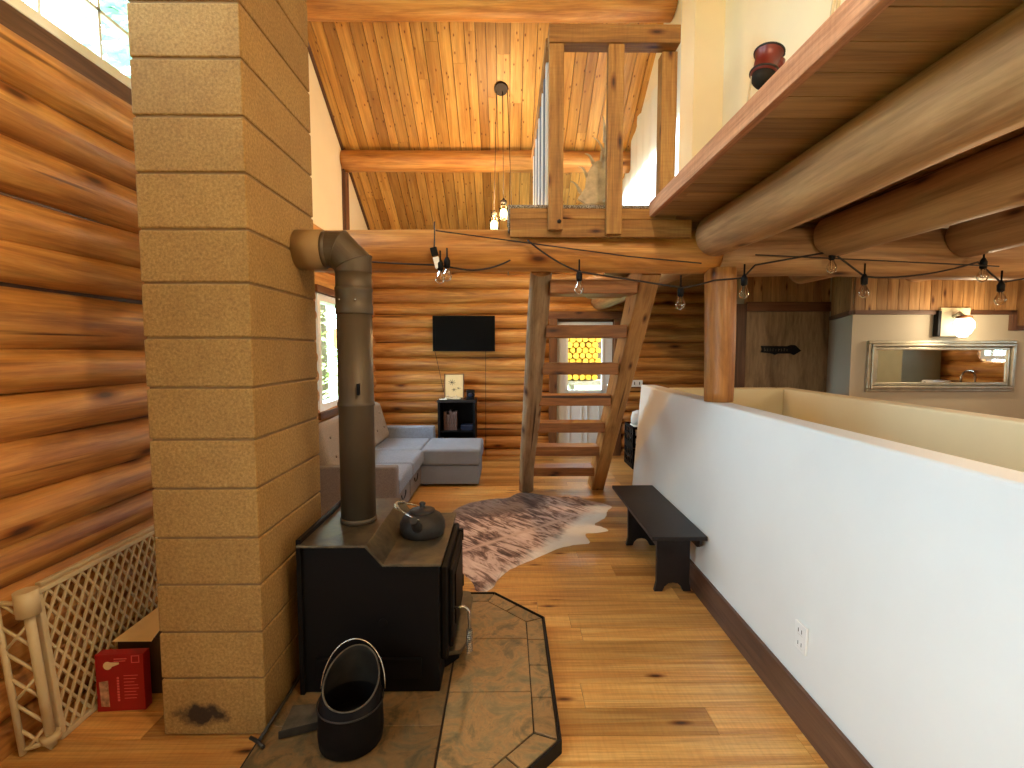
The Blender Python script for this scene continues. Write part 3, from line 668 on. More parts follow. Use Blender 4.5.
w = MB(); w.prism([(-.284, 2.12), (-.21, 2.14), (-.19, 2.2), (-.19, 2.62), (-.21, 2.68), (-.284, 2.70)], .12, .14, 'plate'); w.prism([(-.284, 2.13), (-.225, 2.2), (-.225, 2.62), (-.284, 2.68)], .06, .12, 'blackmetal'); put(w, 'ash_lip', st, bevel=.003)
# stove pipe
pp = empty('stove_pipe', (-.695, 2.255, .704), 'brown-black stovepipe rising from the stove and bending into the block chimney', 'pipe')
r = .079; px, py = -.695, 2.255; zt = 1.95
w = MB(); w.lathe([(r, .704), (r, 1.24), (r + .004, 1.245), (r + .004, 1.26), (r, 1.265), (r, 1.70)], (px, py, 0), 'pipe', 36); put(w, 'pipe_section', pp)
w = MB(); w.lathe([(r + .004, .704), (r + .004, .722), (r, .726)], (px, py, 0), 'pipe', 36); put(w, 'collar', pp)
w = MB(); cxp, czp = px - .105, zt - .105     # 3-mitre elbow
pts = []; nr = 5
def ringpts(ang_):  # ang 0 -> vertical pipe, 90deg -> horizontal
    c0 = Vector((cxp + .105 * math.cos(ang_), py, czp + .105 * math.sin(ang_)))
    ax = Vector((math.cos(ang_), 0, math.sin(ang_)))
    return c0, ax
angs = [0, PI / 8, 3 * PI / 8, PI / 2]
w.lathe([(r + .002, 1.66), (r + .004, 1.665), (r + .004, 1.70), (r + .001, 1.705), (r + .001, 1.76), (r + .004, 1.765), (r + .004, 1.78)], (px, py, 0), 'pipe', 36)
rings = []
mi = w.mid('pipe')
Rb = .105
centers = []
for a_ in [0, PI / 8, PI / 4, 3 * PI / 8, PI / 2]:
    c0, ax = ringpts(a_)
    k_ = 1 / math.cos(PI / 8) if a_ in (PI / 8, 3 * PI / 8) else 1
    centers.append((Vector((cxp, py, czp)) + ax * Rb * k_, ax, k_))
seq = [centers[0], centers[1], centers[3], centers[4]]
idxs = []
for (c0, ax, k_) in seq:
    i0 = len(w.v); idxs.append(i0)
    for j in range(36):
        th = 2 * PI * j / 36
        w.v.append(tuple(c0 + ax * math.cos(th) * (r + .002) * k_ + Vector((0, 1, 0)) * math.sin(th) * (r + .002)))
for a_ in range(len(idxs) - 1):
    for j in range(36):
        k2 = (j + 1) % 36
        w.face([idxs[a_] + j, idxs[a_] + k2, idxs[a_ + 1] + k2, idxs[a_ + 1] + j], [(0, 0)] * 4, .5, mi, False)
for (c0, ax, k_) in (seq[1], seq[2]):     # raised crimp at each mitre
    w.tube([c0 + ax * math.cos(t) * (r + .002) * k_ + Vector((0, 1, 0)) * math.sin(t) * (r + .002) for t in [2 * PI * q / 36 for q in range(37)]], .003, 'pipe', 6)
w.v = [tuple(v) for v in w.v]
for sx_ in (.03, -.04): w.sphere((px + sx_, py - r - .002, 1.72), .005, 'chrome', 6)
# move the elbow up so that it meets the straight pipe
put(w, 'elbow', pp)
w = MB(); w.lathe([(r, 1.70), (r, zt - .105)], (px, py, 0), 'pipe', 36); put(w, 'pipe_section', pp)
w = MB(); w.lathe([(r + .001, 0), (r + .001, .03)], (cxp, py, zt), 'pipe', 36, mat=Matrix.Rotation(-PI / 2, 4, 'Y')); put(w, 'pipe_section', pp)
w = MB(); w.lathe([(r + .008, 0), (r + .008, .120)], (-.821, py, zt), 'flue', 36, mat=Matrix.Rotation(-PI / 2, 4, 'Y')); put(w, 'flue_sleeve', pp)
w = MB(); w.box(px + .03, px + .04, py - r - .012, py - r + .01, 1.30, 1.35, 'blackmetal'); put(w, 'damper_handle', pp)

# kettle
kt = empty('kettle', (-.405, 2.30, .623), 'black cast iron kettle with wire handle on the lower stove top', 'kettle')
w = MB(); w.lathe([(.02, .623), (.10, .623), (.104, .635), (.108, .65), (.106, .68), (.09, .71), (.06, .73), (.055, .732)], (-.405, 2.30, 0), 'castiron', 36); put(w, 'body', kt)
w = MB(); w.lathe([(.062, .728), (.058, .738), (.03, .745), (.012, .748), (.01, .758), (.016, .768), (.008, .776), (1e-6, .777)], (-.405, 2.30, 0), 'castiron', 28); put(w, 'lid', kt)
w = MB(); w.tube([(-.41, 2.225, .675), (-.415, 2.19, .695), (-.418, 2.17, .72), (-.42, 2.155, .735)], .02, 'castiron', 12, rads=[.032, .022, .017, .018]); put(w, 'spout', kt)
kh = lambda t, o=0: (-.405 - (.125 + o) * math.sin(t), 2.30 + .085 * math.cos(t), .715 + (.05 + o) * math.sin(t))
w = MB(); w.tube([kh(PI * q / 16) for q in range(17)], .0035, 'chrome', 6)
w.tube([(kh(t)[0] + .009 * math.cos(n * 1.3), kh(t)[1] + .004 * math.sin(n * .65), kh(t)[2] + .009 * math.sin(n * 1.3)) for n, t in enumerate([PI * (.3 + .4 * q / 60) for q in range(61)])], .0022, 'chrome', 5)
put(w, 'handle', kt)

# ash hod
hb = empty('coal_hod', (-.582, 1.72, .053), 'black metal coal hod with tilted oval mouth standing in front of the stove', 'bucket')
w = MB(); hc = Vector((-.582, 1.74, 0))
prof = [(.10, .053), (.114, .06), (.118, .10), (.116, .16), (.114, .20)]
def hodshift(q, th): return (0, 0, 0)
w.lathe(prof, hc, 'blackmetal', 40)
w.f.pop(); w.uv.pop(); w.tone.pop(); w.mi.pop(); w.sm.pop()
mi1 = w.mid('blackmetal'); mi2 = w.mid('hodin')
def mouth(t, th, dr=0):   # t 0 at body rim, 1 at lip; high at the back (+y)
    rr = .114 * (1 - .06 * t) + dr; up = (.5 + .5 * math.sin(th))
    return (hc.x + math.cos(th) * rr * (1 - .12 * t * up), hc.y + math.sin(th) * (rr - .01 * t) + .02 * t, .20 + t * (.012 + .13 * up ** 1.1))
NR = 40; rows = 7
base = len(w.v)
for q in range(rows + 1):
    for j in range(NR): w.v.append(mouth(q / rows, 2 * PI * j / NR))
inner = len(w.v)
for q in range(rows + 1):
    for j in range(NR): w.v.append(mouth(q / rows, 2 * PI * j / NR, -.005))
for q in range(rows):
    for j in range(NR):
        k2 = (j + 1) % NR
        w.face([base + q * NR + j, base + q * NR + k2, base + (q + 1) * NR + k2, base + (q + 1) * NR + j], [(0, 0)] * 4, .5, mi1, True)
        w.face([inner + q * NR + k2, inner + q * NR + j, inner + (q + 1) * NR + j, inner + (q + 1) * NR + k2], [(0, 0)] * 4, .5, mi2, True)
for j in range(NR):
    k2 = (j + 1) % NR; w.face([base + rows * NR + j, base + rows * NR + k2, inner + rows * NR + k2, inner + rows * NR + j], [(0, 0)] * 4, .5, mi1)
put(w, 'body', hb)
w = MB(); w.lathe([(.108, .12), (1e-6, .121)], hc, 'hodin', 40); put(w, 'lining', hb)
w = MB(); w.tube([mouth(1, 2 * PI * j / 48) for j in range(49)], .0035, 'ash', 6); w.tube([(hc.x + math.cos(2 * PI * j / 48) * .118, hc.y + math.sin(2 * PI * j / 48) * .118, .205) for j in range(49)], .003, 'castiron', 6); put(w, 'rim', hb)
w = MB(); w.tube([(hc.x + .120 * math.cos(t), hc.y + .03 + .05 * math.sin(t),   .225 + .165 * math.sin(t)) for t in [PI * q / 20 for q in range(21)]], .003, 'chrome', 6); put(w, 'handle', hb)

# ash shovel + poker
w = MB()
T = Matrix.Translation((-.80, 1.80, .075)) @ Matrix.Rotation(.35, 4, 'Z')
w.prism([(-.07, -.05), (.08, -.05), (.08, .07), (-.03, .10)], -.004, .0, 'ash', mat=T); w.prism([(-.07, -.05), (.08, -.05), (.08, -.044), (-.07, -.044)], -.018, .012, 'castiron', mat=T); w.prism([(.074, -.05), (.08, -.05), (.08, .07), (.074, .07)], -.018, .014, 'castiron', mat=T)
sh = top(w, 'ash_shovel', (-.80, 1.80, .055), 'small flat metal ash shovel lying between chimney and coal hod', 'shovel', bevel=.002)
w = MB(); w.tube([(.06, .06, .02), (.11, .15, .03)], .008, 'castiron'); w.build('handle', sh)
w = MB(); w.tube([(-.915, 1.72, .062), (-.912, 2.35, .062)], .007, 'castiron', 8); w.tube([(-.955, 1.735, .062), (-.915, 1.715, .062), (-.885, 1.69, .062)], .007, 'castiron', 8)
top(w, 'fire_poker', (-.915, 1.72, .055), 'thin iron fire poker lying along the foot of the chimney', 'poker')

# ------------------------------------------------------------------ ladder stair
sr = empty('open_stair', (.55, 5.15, 0), 'steep open log staircase with seven treads climbing toward the loft beam', 'staircase')
w = MB(); w.log((.205, 5.17, .0), (.225, 3.24, 2.02), .078, .072, m='greylog', seed=81, nseg=22, ring=22, wob=.02, rv=.12); put(w, 'log_stringer', sr)['label'] = 'weathered pale log stringer on the left'
w = MB(); w.prism([(5.14, 0), (5.44, 0), (3.44, 2.06), (3.25, 2.03), (3.18, 1.98)], .86, .99, 'stringer', 'YZ', tone=.55, rot=-.79, mat=Matrix(((1, 0, -.02, .045), (0, 1, 0, 0), (0, 0, 1, 0), (0, 0, 0, 1)))); put(w, 'sawn_stringer', sr, bevel=.012)['label'] = 'sawn timber stringer on the right'
for i in range(7):
    z = .285 + .278 * i; y = 4.975 - .297 * i
    w = MB(); w.box(.26 + .003 * i, .905 - .01 * i, y, y + .21, z - .09, z, 'stair', 0, R(.3, .7)); put(w, 'tread', sr, bevel=.008)

# ------------------------------------------------------------------ loft landing
ld = empty('loft_landing', (.45, 3.1, 2.16), 'rough-sawn fascia and deck of the small loft landing above the log beam', 'landing')
w = MB(); w.box(.018, 1.085, 2.92, 2.955, 2.158, 2.262, 'rough', 0, .35); w.box(.018, .86, 2.925, 2.957, 2.264, 2.325, 'rough', 0, .6); put(w, 'fascia', ld, bevel=.004)
w = MB(); w.box(.02, 1.0, 2.958, 3.40, 2.262, 2.32, 'deck', 0, .5); w.box(.02, .10, 3.40, 4.7, 2.262, 2.32, 'deck', 1, .5); w.box(.10, .26, 3.40, 4.7, 2.262, 2.32, 'deck', 1, .6); put(w, 'deck', ld)
w = MB(); w.box(.012, .872, 2.932, 3.40, 2.327, 2.347, 'carpet'); w.box(.012, .26, 3.4, 4.7, 2.327, 2.347, 'carpet'); w.box(.006, .018, 2.932, 4.7, 2.20, 2.347, 'carpet'); put(w, 'carpet_edge', ld, bevel=.006)
rl = empty('loft_railing', (.6, 2.9, 2.17), 'rough-sawn wooden guard rail of the loft landing with two front balusters', 'railing')
for x0, x1, zb in ((.238, .322, 2.19), (.572, .662, 2.165)):
    w = MB(); w.box(x0, x1, 2.868, 2.918, zb, 3.214, 'rough', 2, .45); b_ = put(w, 'baluster', rl, bevel=.004)
w = MB(); w.box(.235, .975, 2.86, 2.96, 3.215, 3.315, 'rough', 0, .35); put(w, 'top_rail', rl, bevel=.006)
w = MB(); w.box(.895, .985, 2.935, 3.02, 2.352, 3.214, 'rough', 2, .4); put(w, 'corner_post', rl, bevel=.005)
w = MB(); w.box(.225, .30, 2.965, 4.62, 3.24, 3.30, 'rough', 1, .4); put(w, 'side_rail', rl, bevel=.004)
for i in range(9):
    y = 3.10 + i * .18
    w = MB(); w.box(.238, .268, y, y + .045, 2.348, 3.239, 'white' if i % 2 == 0 else 'bluegrey'); put(w, 'side_baluster', rl)
w = MB(); w.sphere((.30, 2.866, 2.235), .012, 'castiron', 8); put(w, 'bolt', rl)

# antler on the landing
an = MB()
def tine(base, tip, r0, bend=(0, 0, 0)):
    b0, t0, bd = Vector(base), Vector(tip), Vector(bend); n_ = 8
    an.tube([b0.lerp(t0, q / n_) + bd * math.sin(PI * q / n_) for q in range(n_ + 1)], r0, 'antler', 8, rads=[r0 * (1 - .85 * q / n_) for q in range(n_ + 1)])
A = Vector((.62, 3.2, 2.36))
an.prism([(-.17, .10), (-.12, .17), (-.11, .26), (-.06, .33), (-.02, .34), (.01, .26), (.03, .16), (.01, .07), (-.06, .03)], -.012, .012, 'antler', 'XZ', mat=Matrix.Translation(A))
for bb, tt, r_ in (((-.15, .14), (-.22, .20), .012), ((-.11, .24), (-.17, .29), .012), ((-.07, .32), (-.13, .37), .012), ((-.02, .33), (-.03, .39), .012), ((.0, .28), (.0, .54), .014), ((.0, .38), (-.08, .47), .01), ((.0, .45), (-.02, .6), .012), ((-.05, .05), (-.26, .02), .02), ((-.02, .07), (-.22, .0), .014), ((.03, .14), (.12, .02), .022), ((.0, .08), (.10, .11), .018)):
    tine(A + Vector((bb[0], 0, bb[1])), A + Vector((tt[0], -.03, tt[1])), r_, (0, -.02, .01))
top(an, 'antler', (.55, 3.2, 2.348), 'pale moose antler resting on the loft landing behind the railing', 'antler', bevel=.006)

# sheer curtain, backlit by the added loft window to brighten the wall
w = MB(); mi = w.mid('curtain'); pts = []
yA, yB, n_ = 3.72, 6.35, 52
for q in range(n_ + 1):
    y = yA + (yB - yA) * q / n_; x = 1.415 + .012 * math.sin(q * 1.25)
    pts.append((x, y))
b0 = len(w.v)
for (x, y) in pts:
    w.v.append((x, y, 2.37)); w.v.append((x, y, min(zc(y) - .06, 4.0)))
for q in range(n_): w.face([b0 + 2 * q, b0 + 2 * q + 2, b0 + 2 * q + 3, b0 + 2 * q + 1], [(0, 0)] * 4, .5, mi, True)
top(w, 'curtain', (1.42, 4.7, 2.37), 'white curtain hanging on the bright loft wall behind the railing', 'curtain')

# ------------------------------------------------------------------ red lantern lamp on stand
def lantern(x, y, z, label):
    t = empty('tripod_lamp', (x, y, 2.354), label, 'lamp', 'red lanterns on the loft')
    T = Matrix.Translation((x, y, z)) @ Matrix.Rotation(.25, 4, 'Y') @ Matrix.Rotation(-.1, 4, 'X')
    w = MB(); w.lathe([(.05, -.055), (.06, -.05), (.06, -.035), (.054, -.03), (.054, .045), (.062, .05), (.062, .062), (.05, .066)], (0, 0, 0), 'red', 28, mat=T); hd = put(w, 'lamp_head', t)
    w = MB(); w.tube([T @ Vector((.063 * math.cos(a), .063 * math.sin(a), .056)) for a in [2 * PI * q / 28 for q in range(29)]], .005, 'castiron', 6); w.tube([T @ Vector((.061 * math.cos(a), .061 * math.sin(a), -.044)) for a in [2 * PI * q / 28 for q in range(29)]], .005, 'castiron', 6); put(w, 'rim', t)
    w = MB(); w.lathe([(.052, -.055), (.046, -.085), (.028, -.105), (1e-6, -.11)], (0, 0, 0), 'hodin', 24, mat=T); put(w, 'lens', t)
    w = MB(); w.lathe([(.03, 0), (.03, .06)], (0, 0, 0), 'red', 16, mat=T @ Matrix.Translation((.05, 0, -.03)) ); w.sphere((x + .075, y, z + .045), .010, 'castiron', 8); put(w, 'side_knob', t)
    for a, b in ((-.075, .10), (.09, .06), (-.02, -.07)):
        w = MB(); w.tube([(x + a * .75, y + b * .2, z - .04), (x + a * 1.1, y + b, 2.356)], .005, 'plastic', 8); put(w, 'leg', t)
    return t
lantern(1.20, 2.35, 2.815, 'small red lantern on thin legs standing on the loft floor against the cream wall')
w = MB()
for s_ in (0, .03): w.tube([(1.18 + s_, 1.72, 3.4), (1.13 + s_ * .4, 1.84, 2.356)], .006, 'plastic', 8)
w.tube([(1.16, 1.72, 3.4), (1.24, 1.72, 3.4)], .012, 'plastic', 8); w.tube([(1.22, 1.73, 3.4), (1.30, 1.6, 2.356)], .006, 'plastic', 8)
top(w, 'easel_stand', (1.18, 1.8, 2.354), 'pale thin-legged stand on the loft, only its legs showing at the top edge', 'stand')

# ------------------------------------------------------------------ pendant
pn = empty('pendant_light', (-.06, 5.25, 4.18), 'pendant lamp with black canopy and glowing jar bulbs hanging from the board ceiling', 'pendant lamp')
w = MB(); nn = Matrix.Rotation(-ang, 4, 'X'); w.lathe([(.065, -.03), (.07, -.02), (.07, -.003)], (-.06, 5.25, zc(5.25)), 'cord', 28, mat=nn); put(w, 'canopy', pn)
for x, y, z in ((-.135, 5.25, 2.80), (-.035, 5.25, 2.92), (.05, 5.32, 2.86)):
    w = MB(); w.tube([(-.06 + (x + .06) * .6, 5.25, zc(5.25) - .03), (x, y, z + .16)], .004, 'cord', 6); put(w, 'cord', pn)
    w = MB(); w.lathe([(.032, 0), (.034, .01), (.034, .035), (.012, .045), (.01, .06)], (x, y, z + .10), 'castiron', 20); put(w, 'jar_lid', pn)
    w = MB(); w.lathe([(.045, -.06), (.05, -.05), (.05, .05), (.032, .085), (.032, .10)], (x, y, z), 'bulb', 24); put(w, 'glass_jar', pn)
    w = MB(); w.sphere((x, y, z + .01), .036, 'glow', 12, 1.25); put(w, 'bulb', pn)

# ------------------------------------------------------------------ string lights
sl = empty('string_lights', (.4, 2.93, 2.0), 'dark string light cable with clear bulbs draped along the log beam', 'string lights')
def sag(a, b, s_, n_=10): 
    a, b = Vector(a), Vector(b); return [a.lerp(b, q / n_) - Vector((0, 0, s_ * 4 * (q / n_) * (1 - q / n_))) for q in range(n_ + 1)]
P = [(-1.25, 2.955, 2.06), (-.42, 2.945, 2.0), (-.30, 2.935, 1.98), (-.05, 2.93, 1.975), (.02, 2.95, 2.03)]
w = MB()
w.tube(sag(P[0], P[1], .01) + sag(P[1], P[2], .0, 3)[1:] + sag(P[2], P[4], .03)[1:], .0055, 'cord', 6)
w.tube([(-.425, 2.94, 2.25), (-.425, 2.93, 2.12), (-.43, 2.925, 2.07)], .004, 'cord', 6)
w.tube(sag((-.42, 2.945, 2.20), (.72, 2.935, 2.05), .0) + sag((.72, 2.935, 2.05), (1.15, 2.93, 2.01), .0)[1:], .004, 'cord', 6)
w.tube(sag((.12, 2.915, 2.14), (.43, 2.91, 1.955), .02) + sag((.43, 2.91, 1.955), (1.03, 2.91, 1.865), .0)[1:] + sag((1.03, 2.91, 1.865), (1.24, 2.96, 1.915), .005)[1:] + sag((1.24, 2.96, 1.915), (1.40, 2.93, 1.925), .0)[1:] + sag((1.40, 2.93, 1.925), (1.47, 2.93, 2.0), .0)[1:] + sag((1.47, 2.93, 2.0), (1.92, 2.93, 2.08), .0)[1:], .0055, 'cord', 6)
w.tube(sag((1.92, 2.93, 2.08), (2.125, 2.93, 1.935), .0) + sag((2.125, 2.93, 1.93), (2.80, 2.93, 2.02), .03)[1:] + sag((2.80, 2.93, 2.02), (2.95, 2.93, 1.90), .0)[1:] + sag((2.95, 2.93, 1.90), (3.3, 2.93, 1.96), .0)[1:], .0055, 'cord', 6)
w.tube(sag((1.47, 2.93, 2.06), (2.9, 2.90, 1.99), .0) , .004, 'cord', 6)
put(w, 'cable', sl)
w = MB(); T = Matrix.Translation((-.415, 2.925, 2.03)) @ Matrix.Rotation(-.25, 4, 'Y'); w.box(-.02, .02, -.012, .012, .02, .07, 'black', mat=T); w.box(-.017, .017, -.014, .010, -.055, .012, 'white', mat=T); put(w, 'plug', sl, bevel=.003)
for x, z, ln in ((-.392, 1.93, .05), (-.352, 1.945, .05), (.426, 1.87, .06), (1.029, 1.78, .06), (1.405, 1.845, .06), (1.923, 1.995, .07), (2.122, 1.85, .06), (2.83, 1.945, .06), (2.945, 1.81, .06)):
    dx = R(-.008, .008)
    w = MB(); w.lathe([(.010, .035), (.018, .038), (.019, .075), (.010, .095), (.005, .10), (.005, .10 + ln)], (x, 2.925, z), 'black', 16); so = put(w, 'socket', sl)
    w = MB(); w.lathe([(.012, .036), (.014, .026), (.027, 0), (.029, -.014), (.022, -.034), (.008, -.043), (1e-6, -.044)], (x, 2.925, z), 'bulb', 20); put(w, 'bulb', so)
    w = MB(); w.tube([(x - .006, 2.925, z + .034), (x - .009, 2.925, z - .015), (x, 2.925, z - .025), (x + .009, 2.925, z - .015), (x + .006, 2.925, z + .034)], .0016, 'chrome', 5); put(w, 'filament', so)

# ------------------------------------------------------------------ bench
bn = empty('bench', (1.07, 3.5, 0), 'black painted wooden bench against the white half wall', 'bench')
w = MB(); w.box(.864, 1.196, 2.835, 3.955, .362, .388, 'blackwood'); put(w, 'seat', bn, bevel=.004)
arch = [(.905, 0), (.955, 0), (.968, .03), (.99, .05), (1.02, .055), (1.05, .05), (1.072, .03), (1.085, 0), (1.135, 0), (1.122, .06), (1.122, .361), (.915, .361), (.918, .06)]
arch = [(x + .01, z) for x, z in arch]
for y in (2.94, 3.66):
    w = MB(); w.prism(arch, y, y + .03, 'blackwood', 'XZ'); put(w, 'leg', bn, bevel=.003)
w = MB(); w.box(.93, .95, 2.971, 3.659, .275, .361, 'blackwood'); w.prism([(2.87, .361), (2.87, .32), (2.91, .295), (3.85, .295), (3.9, .32), (3.9, .361)], 1.16, 1.18, 'blackwood', 'YZ'); put(w, 'apron', bn, bevel=.003)

# ------------------------------------------------------------------ cowhide
pts = [(-0.195, 2.941), (-0.096, 2.959), (-0.053, 3.136), (0.066, 3.31), (0.216, 3.428), (0.383, 3.609), (0.525, 3.675), (0.652, 3.69), (0.637, 3.809), (0.628, 3.903), (0.727, 3.914), (0.855, 3.952), (0.813, 4.046), (0.735, 4.103), (0.819, 4.21), (0.886, 4.285), (0.94, 4.485), (1.017, 4.587), (0.927, 4.705), (0.77, 4.801), (0.732, 4.949), (0.546, 4.901), (0.4, 4.952), (0.194, 5.08), (0.1, 5.038), (0.008, 4.857), (-0.14, 4.858), (-0.339, 4.746), (-0.468, 4.585), (-0.56, 4.261), (-0.6, 3.9), (-.68, 3.6), (-0.52, 3.34), (-0.38, 3.269), (-0.268, 3.159), (-0.215, 3.04)]
# smooth the outline (Chaikin), then fill on a grid
def chaikin(p):
    o = []
    for i in range(len(p)):
        a, b = p[i], p[(i + 1) % len(p)]; o += [(a[0] * .78 + b[0] * .22, a[1] * .78 + b[1] * .22), (a[0] * .22 + b[0] * .78, a[1] * .22 + b[1] * .78)]
    return o
out = chaikin(chaikin(pts))
out = [(x + .008 * noise.noise(Vector((x * 30, y * 30, 0))), y + .008 * noise.noise(Vector((x * 30, y * 30, 4)))) for x, y in out]
a0, a1 = Vector((-.45, 3.45)), Vector((.95, 4.6)); sd_ = (a1 - a0).normalized(); sn = Vector((-sd_.y, sd_.x))
w = MB(); mi = w.mid('hide')
cen = (.15, 4.05)
def hz(x, y): return .007 + .006 * abs(noise.noise(Vector((x * 3, y * 3, 1))))
rows = 14; n_ = len(out); base = len(w.v)
def uvh(x, y): q = Vector((x, y)) - a0; return (q.dot(sd_), q.dot(sn))
XY = []
for q in range(rows + 1):
    t = q / rows
    for (x, y) in out:
        X, Y = cen[0] + (x - cen[0]) * t, cen[1] + (y - cen[1]) * t; z = hz(X, Y) if q < rows else .0015
        w.v.append((X, Y, z)); XY.append((X, Y))
for q in range(rows):
    for j in range(n_):
        k2 = (j + 1) % n_; ii = [q * n_ + j, (q + 1) * n_ + j, (q + 1) * n_ + k2, q * n_ + k2]
        w.face([base + i for i in ii], [uvh(*XY[i]) for i in ii], .5, mi, True)
top(w, 'cowhide_rug', (.15, 4.05, .001), 'brindled brown and white cowhide rug on the plank floor', 'rug')

# ------------------------------------------------------------------ sofa
sf = empty('sectional_sofa', (-1.3, 5.0, 0), 'grey fabric corner sofa with chaise along the left log wall', 'sofa')
w = MB(); w.box(-1.80, -.955, 4.03, 5.27, .03, .27, 'sofaside'); w.box(-1.80, -.95, 5.29, 5.97, .03, .27, 'sofa'); put(w, 'base', sf, bevel=.012)
w = MB(); w.box(-.952, -.31, 5.285, 5.97, .03, .235, 'sofa'); put(w, 'chaise_base', sf, bevel=.012)
w = MB(); w.box(-.94, -.29, 5.265, 5.985, .24, .42, 'sofa'); w.box(-1.6, -.94, 5.265, 5.985, .24, .42, 'sofa'); put(w, 'chaise_cushion', sf, bevel=.03, seg=3)
for y0_, y1_ in ((4.04, 4.63), (4.645, 5.25)):
    w = MB(); w.box(-1.62, -.90, y0_, y1_, .275, .42, 'sofa'); put(w, 'seat_cushion', sf, bevel=.03, seg=3)
for y0_, y1_, top_ in ((3.93, 4.03, .55), (5.99, 6.12, .555)):
    w = MB(); w.box(-1.80, -.90, y0_, y1_, .03, top_, 'sofaside' if y0_ < 5 else 'sofa'); put(w, 'armrest', sf, bevel=.018, seg=3)
w = MB(); w.box(-1.84, -1.70, 3.93, 6.12, .03, .66, 'sofaside'); put(w, 'back_frame', sf, bevel=.02)
for y0_, y1_ in ((3.98, 4.60), (4.62, 5.25), (5.30, 5.96)):
    T = Matrix.Translation((-1.57, (y0_ + y1_) / 2, .64)) @ Matrix.Rotation(-.28, 4, 'Y'); h = (y1_ - y0_) / 2
    w = MB(); w.box(-.10, .09, -h, h, -.235, .23, 'cushion', mat=T); cu = put(w, 'back_cushion', sf, bevel=.06, seg=5)
    for yy in (-h * .45, h * .45):
        for zz in (-.08, .09): w = MB(); w.sphere(T @ Vector((.092, yy, zz)), .012, 'cushion', 8); put(w, 'button', cu)
for y0_, y1_ in ((4.06, 4.64), (4.67, 5.24)):
    w = MB(); w.box(-.954, -.935, y0_, y1_, .06, .255, 'sofaside'); dw = put(w, 'drawer', sf, bevel=.005)
    w = MB(); ym = (y0_ + y1_) / 2; w.tube([(-.932, ym + .09 * math.cos(t), .215 - .055 * math.sin(t)) for t in [PI * q / 14 for q in range(15)]], .006, 'black', 6); put(w, 'pull', dw)

# ------------------------------------------------------------------ media cabinet, tv
cb = empty('media_cabinet', (-.67, 6.62, 0), 'black open-front media cabinet under the television', 'cabinet')
cx0, cx1, cy0, cy1 = -.92, -.42, 6.46, 6.82
w = MB(); w.box(cx0, cx0 + .03, cy0, cy1, 0, .80, 'black'); w.box(cx1 - .03, cx1, cy0, cy1, 0, .80, 'black'); w.box(cx0 + .03, cx1 - .03, cy1 - .02, cy1, 0, .8, 'black'); w.box(cx0 + .03, cx1 - .03, cy0 + .01, cy1 - .02, .0, .08, 'black'); put(w, 'carcass', cb, bevel=.003)
w = MB(); w.box(cx0 - .01, cx1 + .01, cy0 - .01, cy1, .801, .835, 'blackwood'); put(w, 'top', cb, bevel=.003)
for z in (.40,): 
    w = MB(); w.box(cx0 + .031, cx1 - .031, cy0 + .02, cy1 - .021, z, z + .018, 'black'); put(w, 'shelf', cb)
bl = ['dark brown book on the cabinet shelf, leftmost of its row', 'worn red-brown book second from left on the cabinet shelf', 'faded book third from left on the cabinet shelf', 'faded book second from right on the cabinet shelf', 'rightmost book on the cabinet shelf']
xx = cx0 + .07
for i in range(5):
    w = MB(); wd = R(.028, .045); hh = R(.2, .27); w.box(xx, xx + wd, cy0 + .08, cy0 + .24, .419, .419 + hh, 'book'); top(w, 'book', (xx + wd / 2, cy0 + .16, .419), bl[i], 'book', 'books in the media cabinet', bevel=.002); xx += wd + .003
w = MB(); w.box(-.62, -.46, cy0 + .06, cy0 + .26, .419, .49, 'navy'); top(w, 'media_box', (-.54, cy0 + .16, .419), 'dark blue box on the right of the cabinet shelf', 'electronics box', bevel=.006)
w = MB(); w.box(-.86, -.60, cy0 + .05, cy0 + .28, .081, .16, 'black'); w.box(-.84, -.62, cy0 + .048, cy0 + .05, .11, .115, 'chrome'); top(w, 'media_player', (-.73, cy0 + .16, .081), 'black player lying on the bottom of the cabinet', 'media player', bevel=.004)
# framed print leaning on the wall
fr = empty('framed_print', (-.72, 6.66, .836), 'tan framed plant print standing on the black cabinet', 'picture')
T = Matrix.Translation((-.72, 6.64, .838)) @ Matrix.Rotation(-.12, 4, 'X')
w = MB()
for a in ((-.135, -.120, 0, .34), (.120, .135, 0, .34)): w.box(a[0], a[1], -.01, .01, a[2], a[3], 'casing', 2, .8, T)
w.box(-.12, .12, -.01, .01, 0, .015, 'casing', 0, .8, T); w.box(-.12, .12, -.01, .01, .325, .34, 'casing', 0, .8, T)
put(w, 'frame', fr, bevel=.002)
w = MB(); w.box(-.12, .12, -.003, .008, .015, .325, 'card', mat=T); pr = put(w, 'print', fr)
for (x, z, n_) in ((-.03, .22, 9), (.06, .14, 5), (-.0, .12, 6)):
    w = MB()
    for q in range(n_):
        a = 2 * PI * q / n_; w.tube([T @ Vector((x, -.004, z)), T @ Vector((x + .05 * math.cos(a) * n_ / 9, -.004, z + .04 * math.sin(a) * n_ / 9))], .0022, 'castiron', 4)
    put(w, 'drawing', pr)
w = MB(); w.box(-.83, -.62, 6.50, 6.56, .838, .872, 'antler'); w.sphere((-.79, 6.53, .885), .018, 'antler', 8); w.sphere((-.68, 6.53, .88), .014, 'antler', 8); top(w, 'trinket_dish', (-.72, 6.53, .836), 'small tan dish of trinkets before the framed print', 'dish', bevel=.01)
w = MB(); w.box(-.545, -.44, 6.55, 6.66, .837, .96, 'black'); sp_ = top(w, 'speaker', (-.49, 6.6, .836), 'small black cube speaker on the right of the cabinet top', 'speaker', bevel=.006)
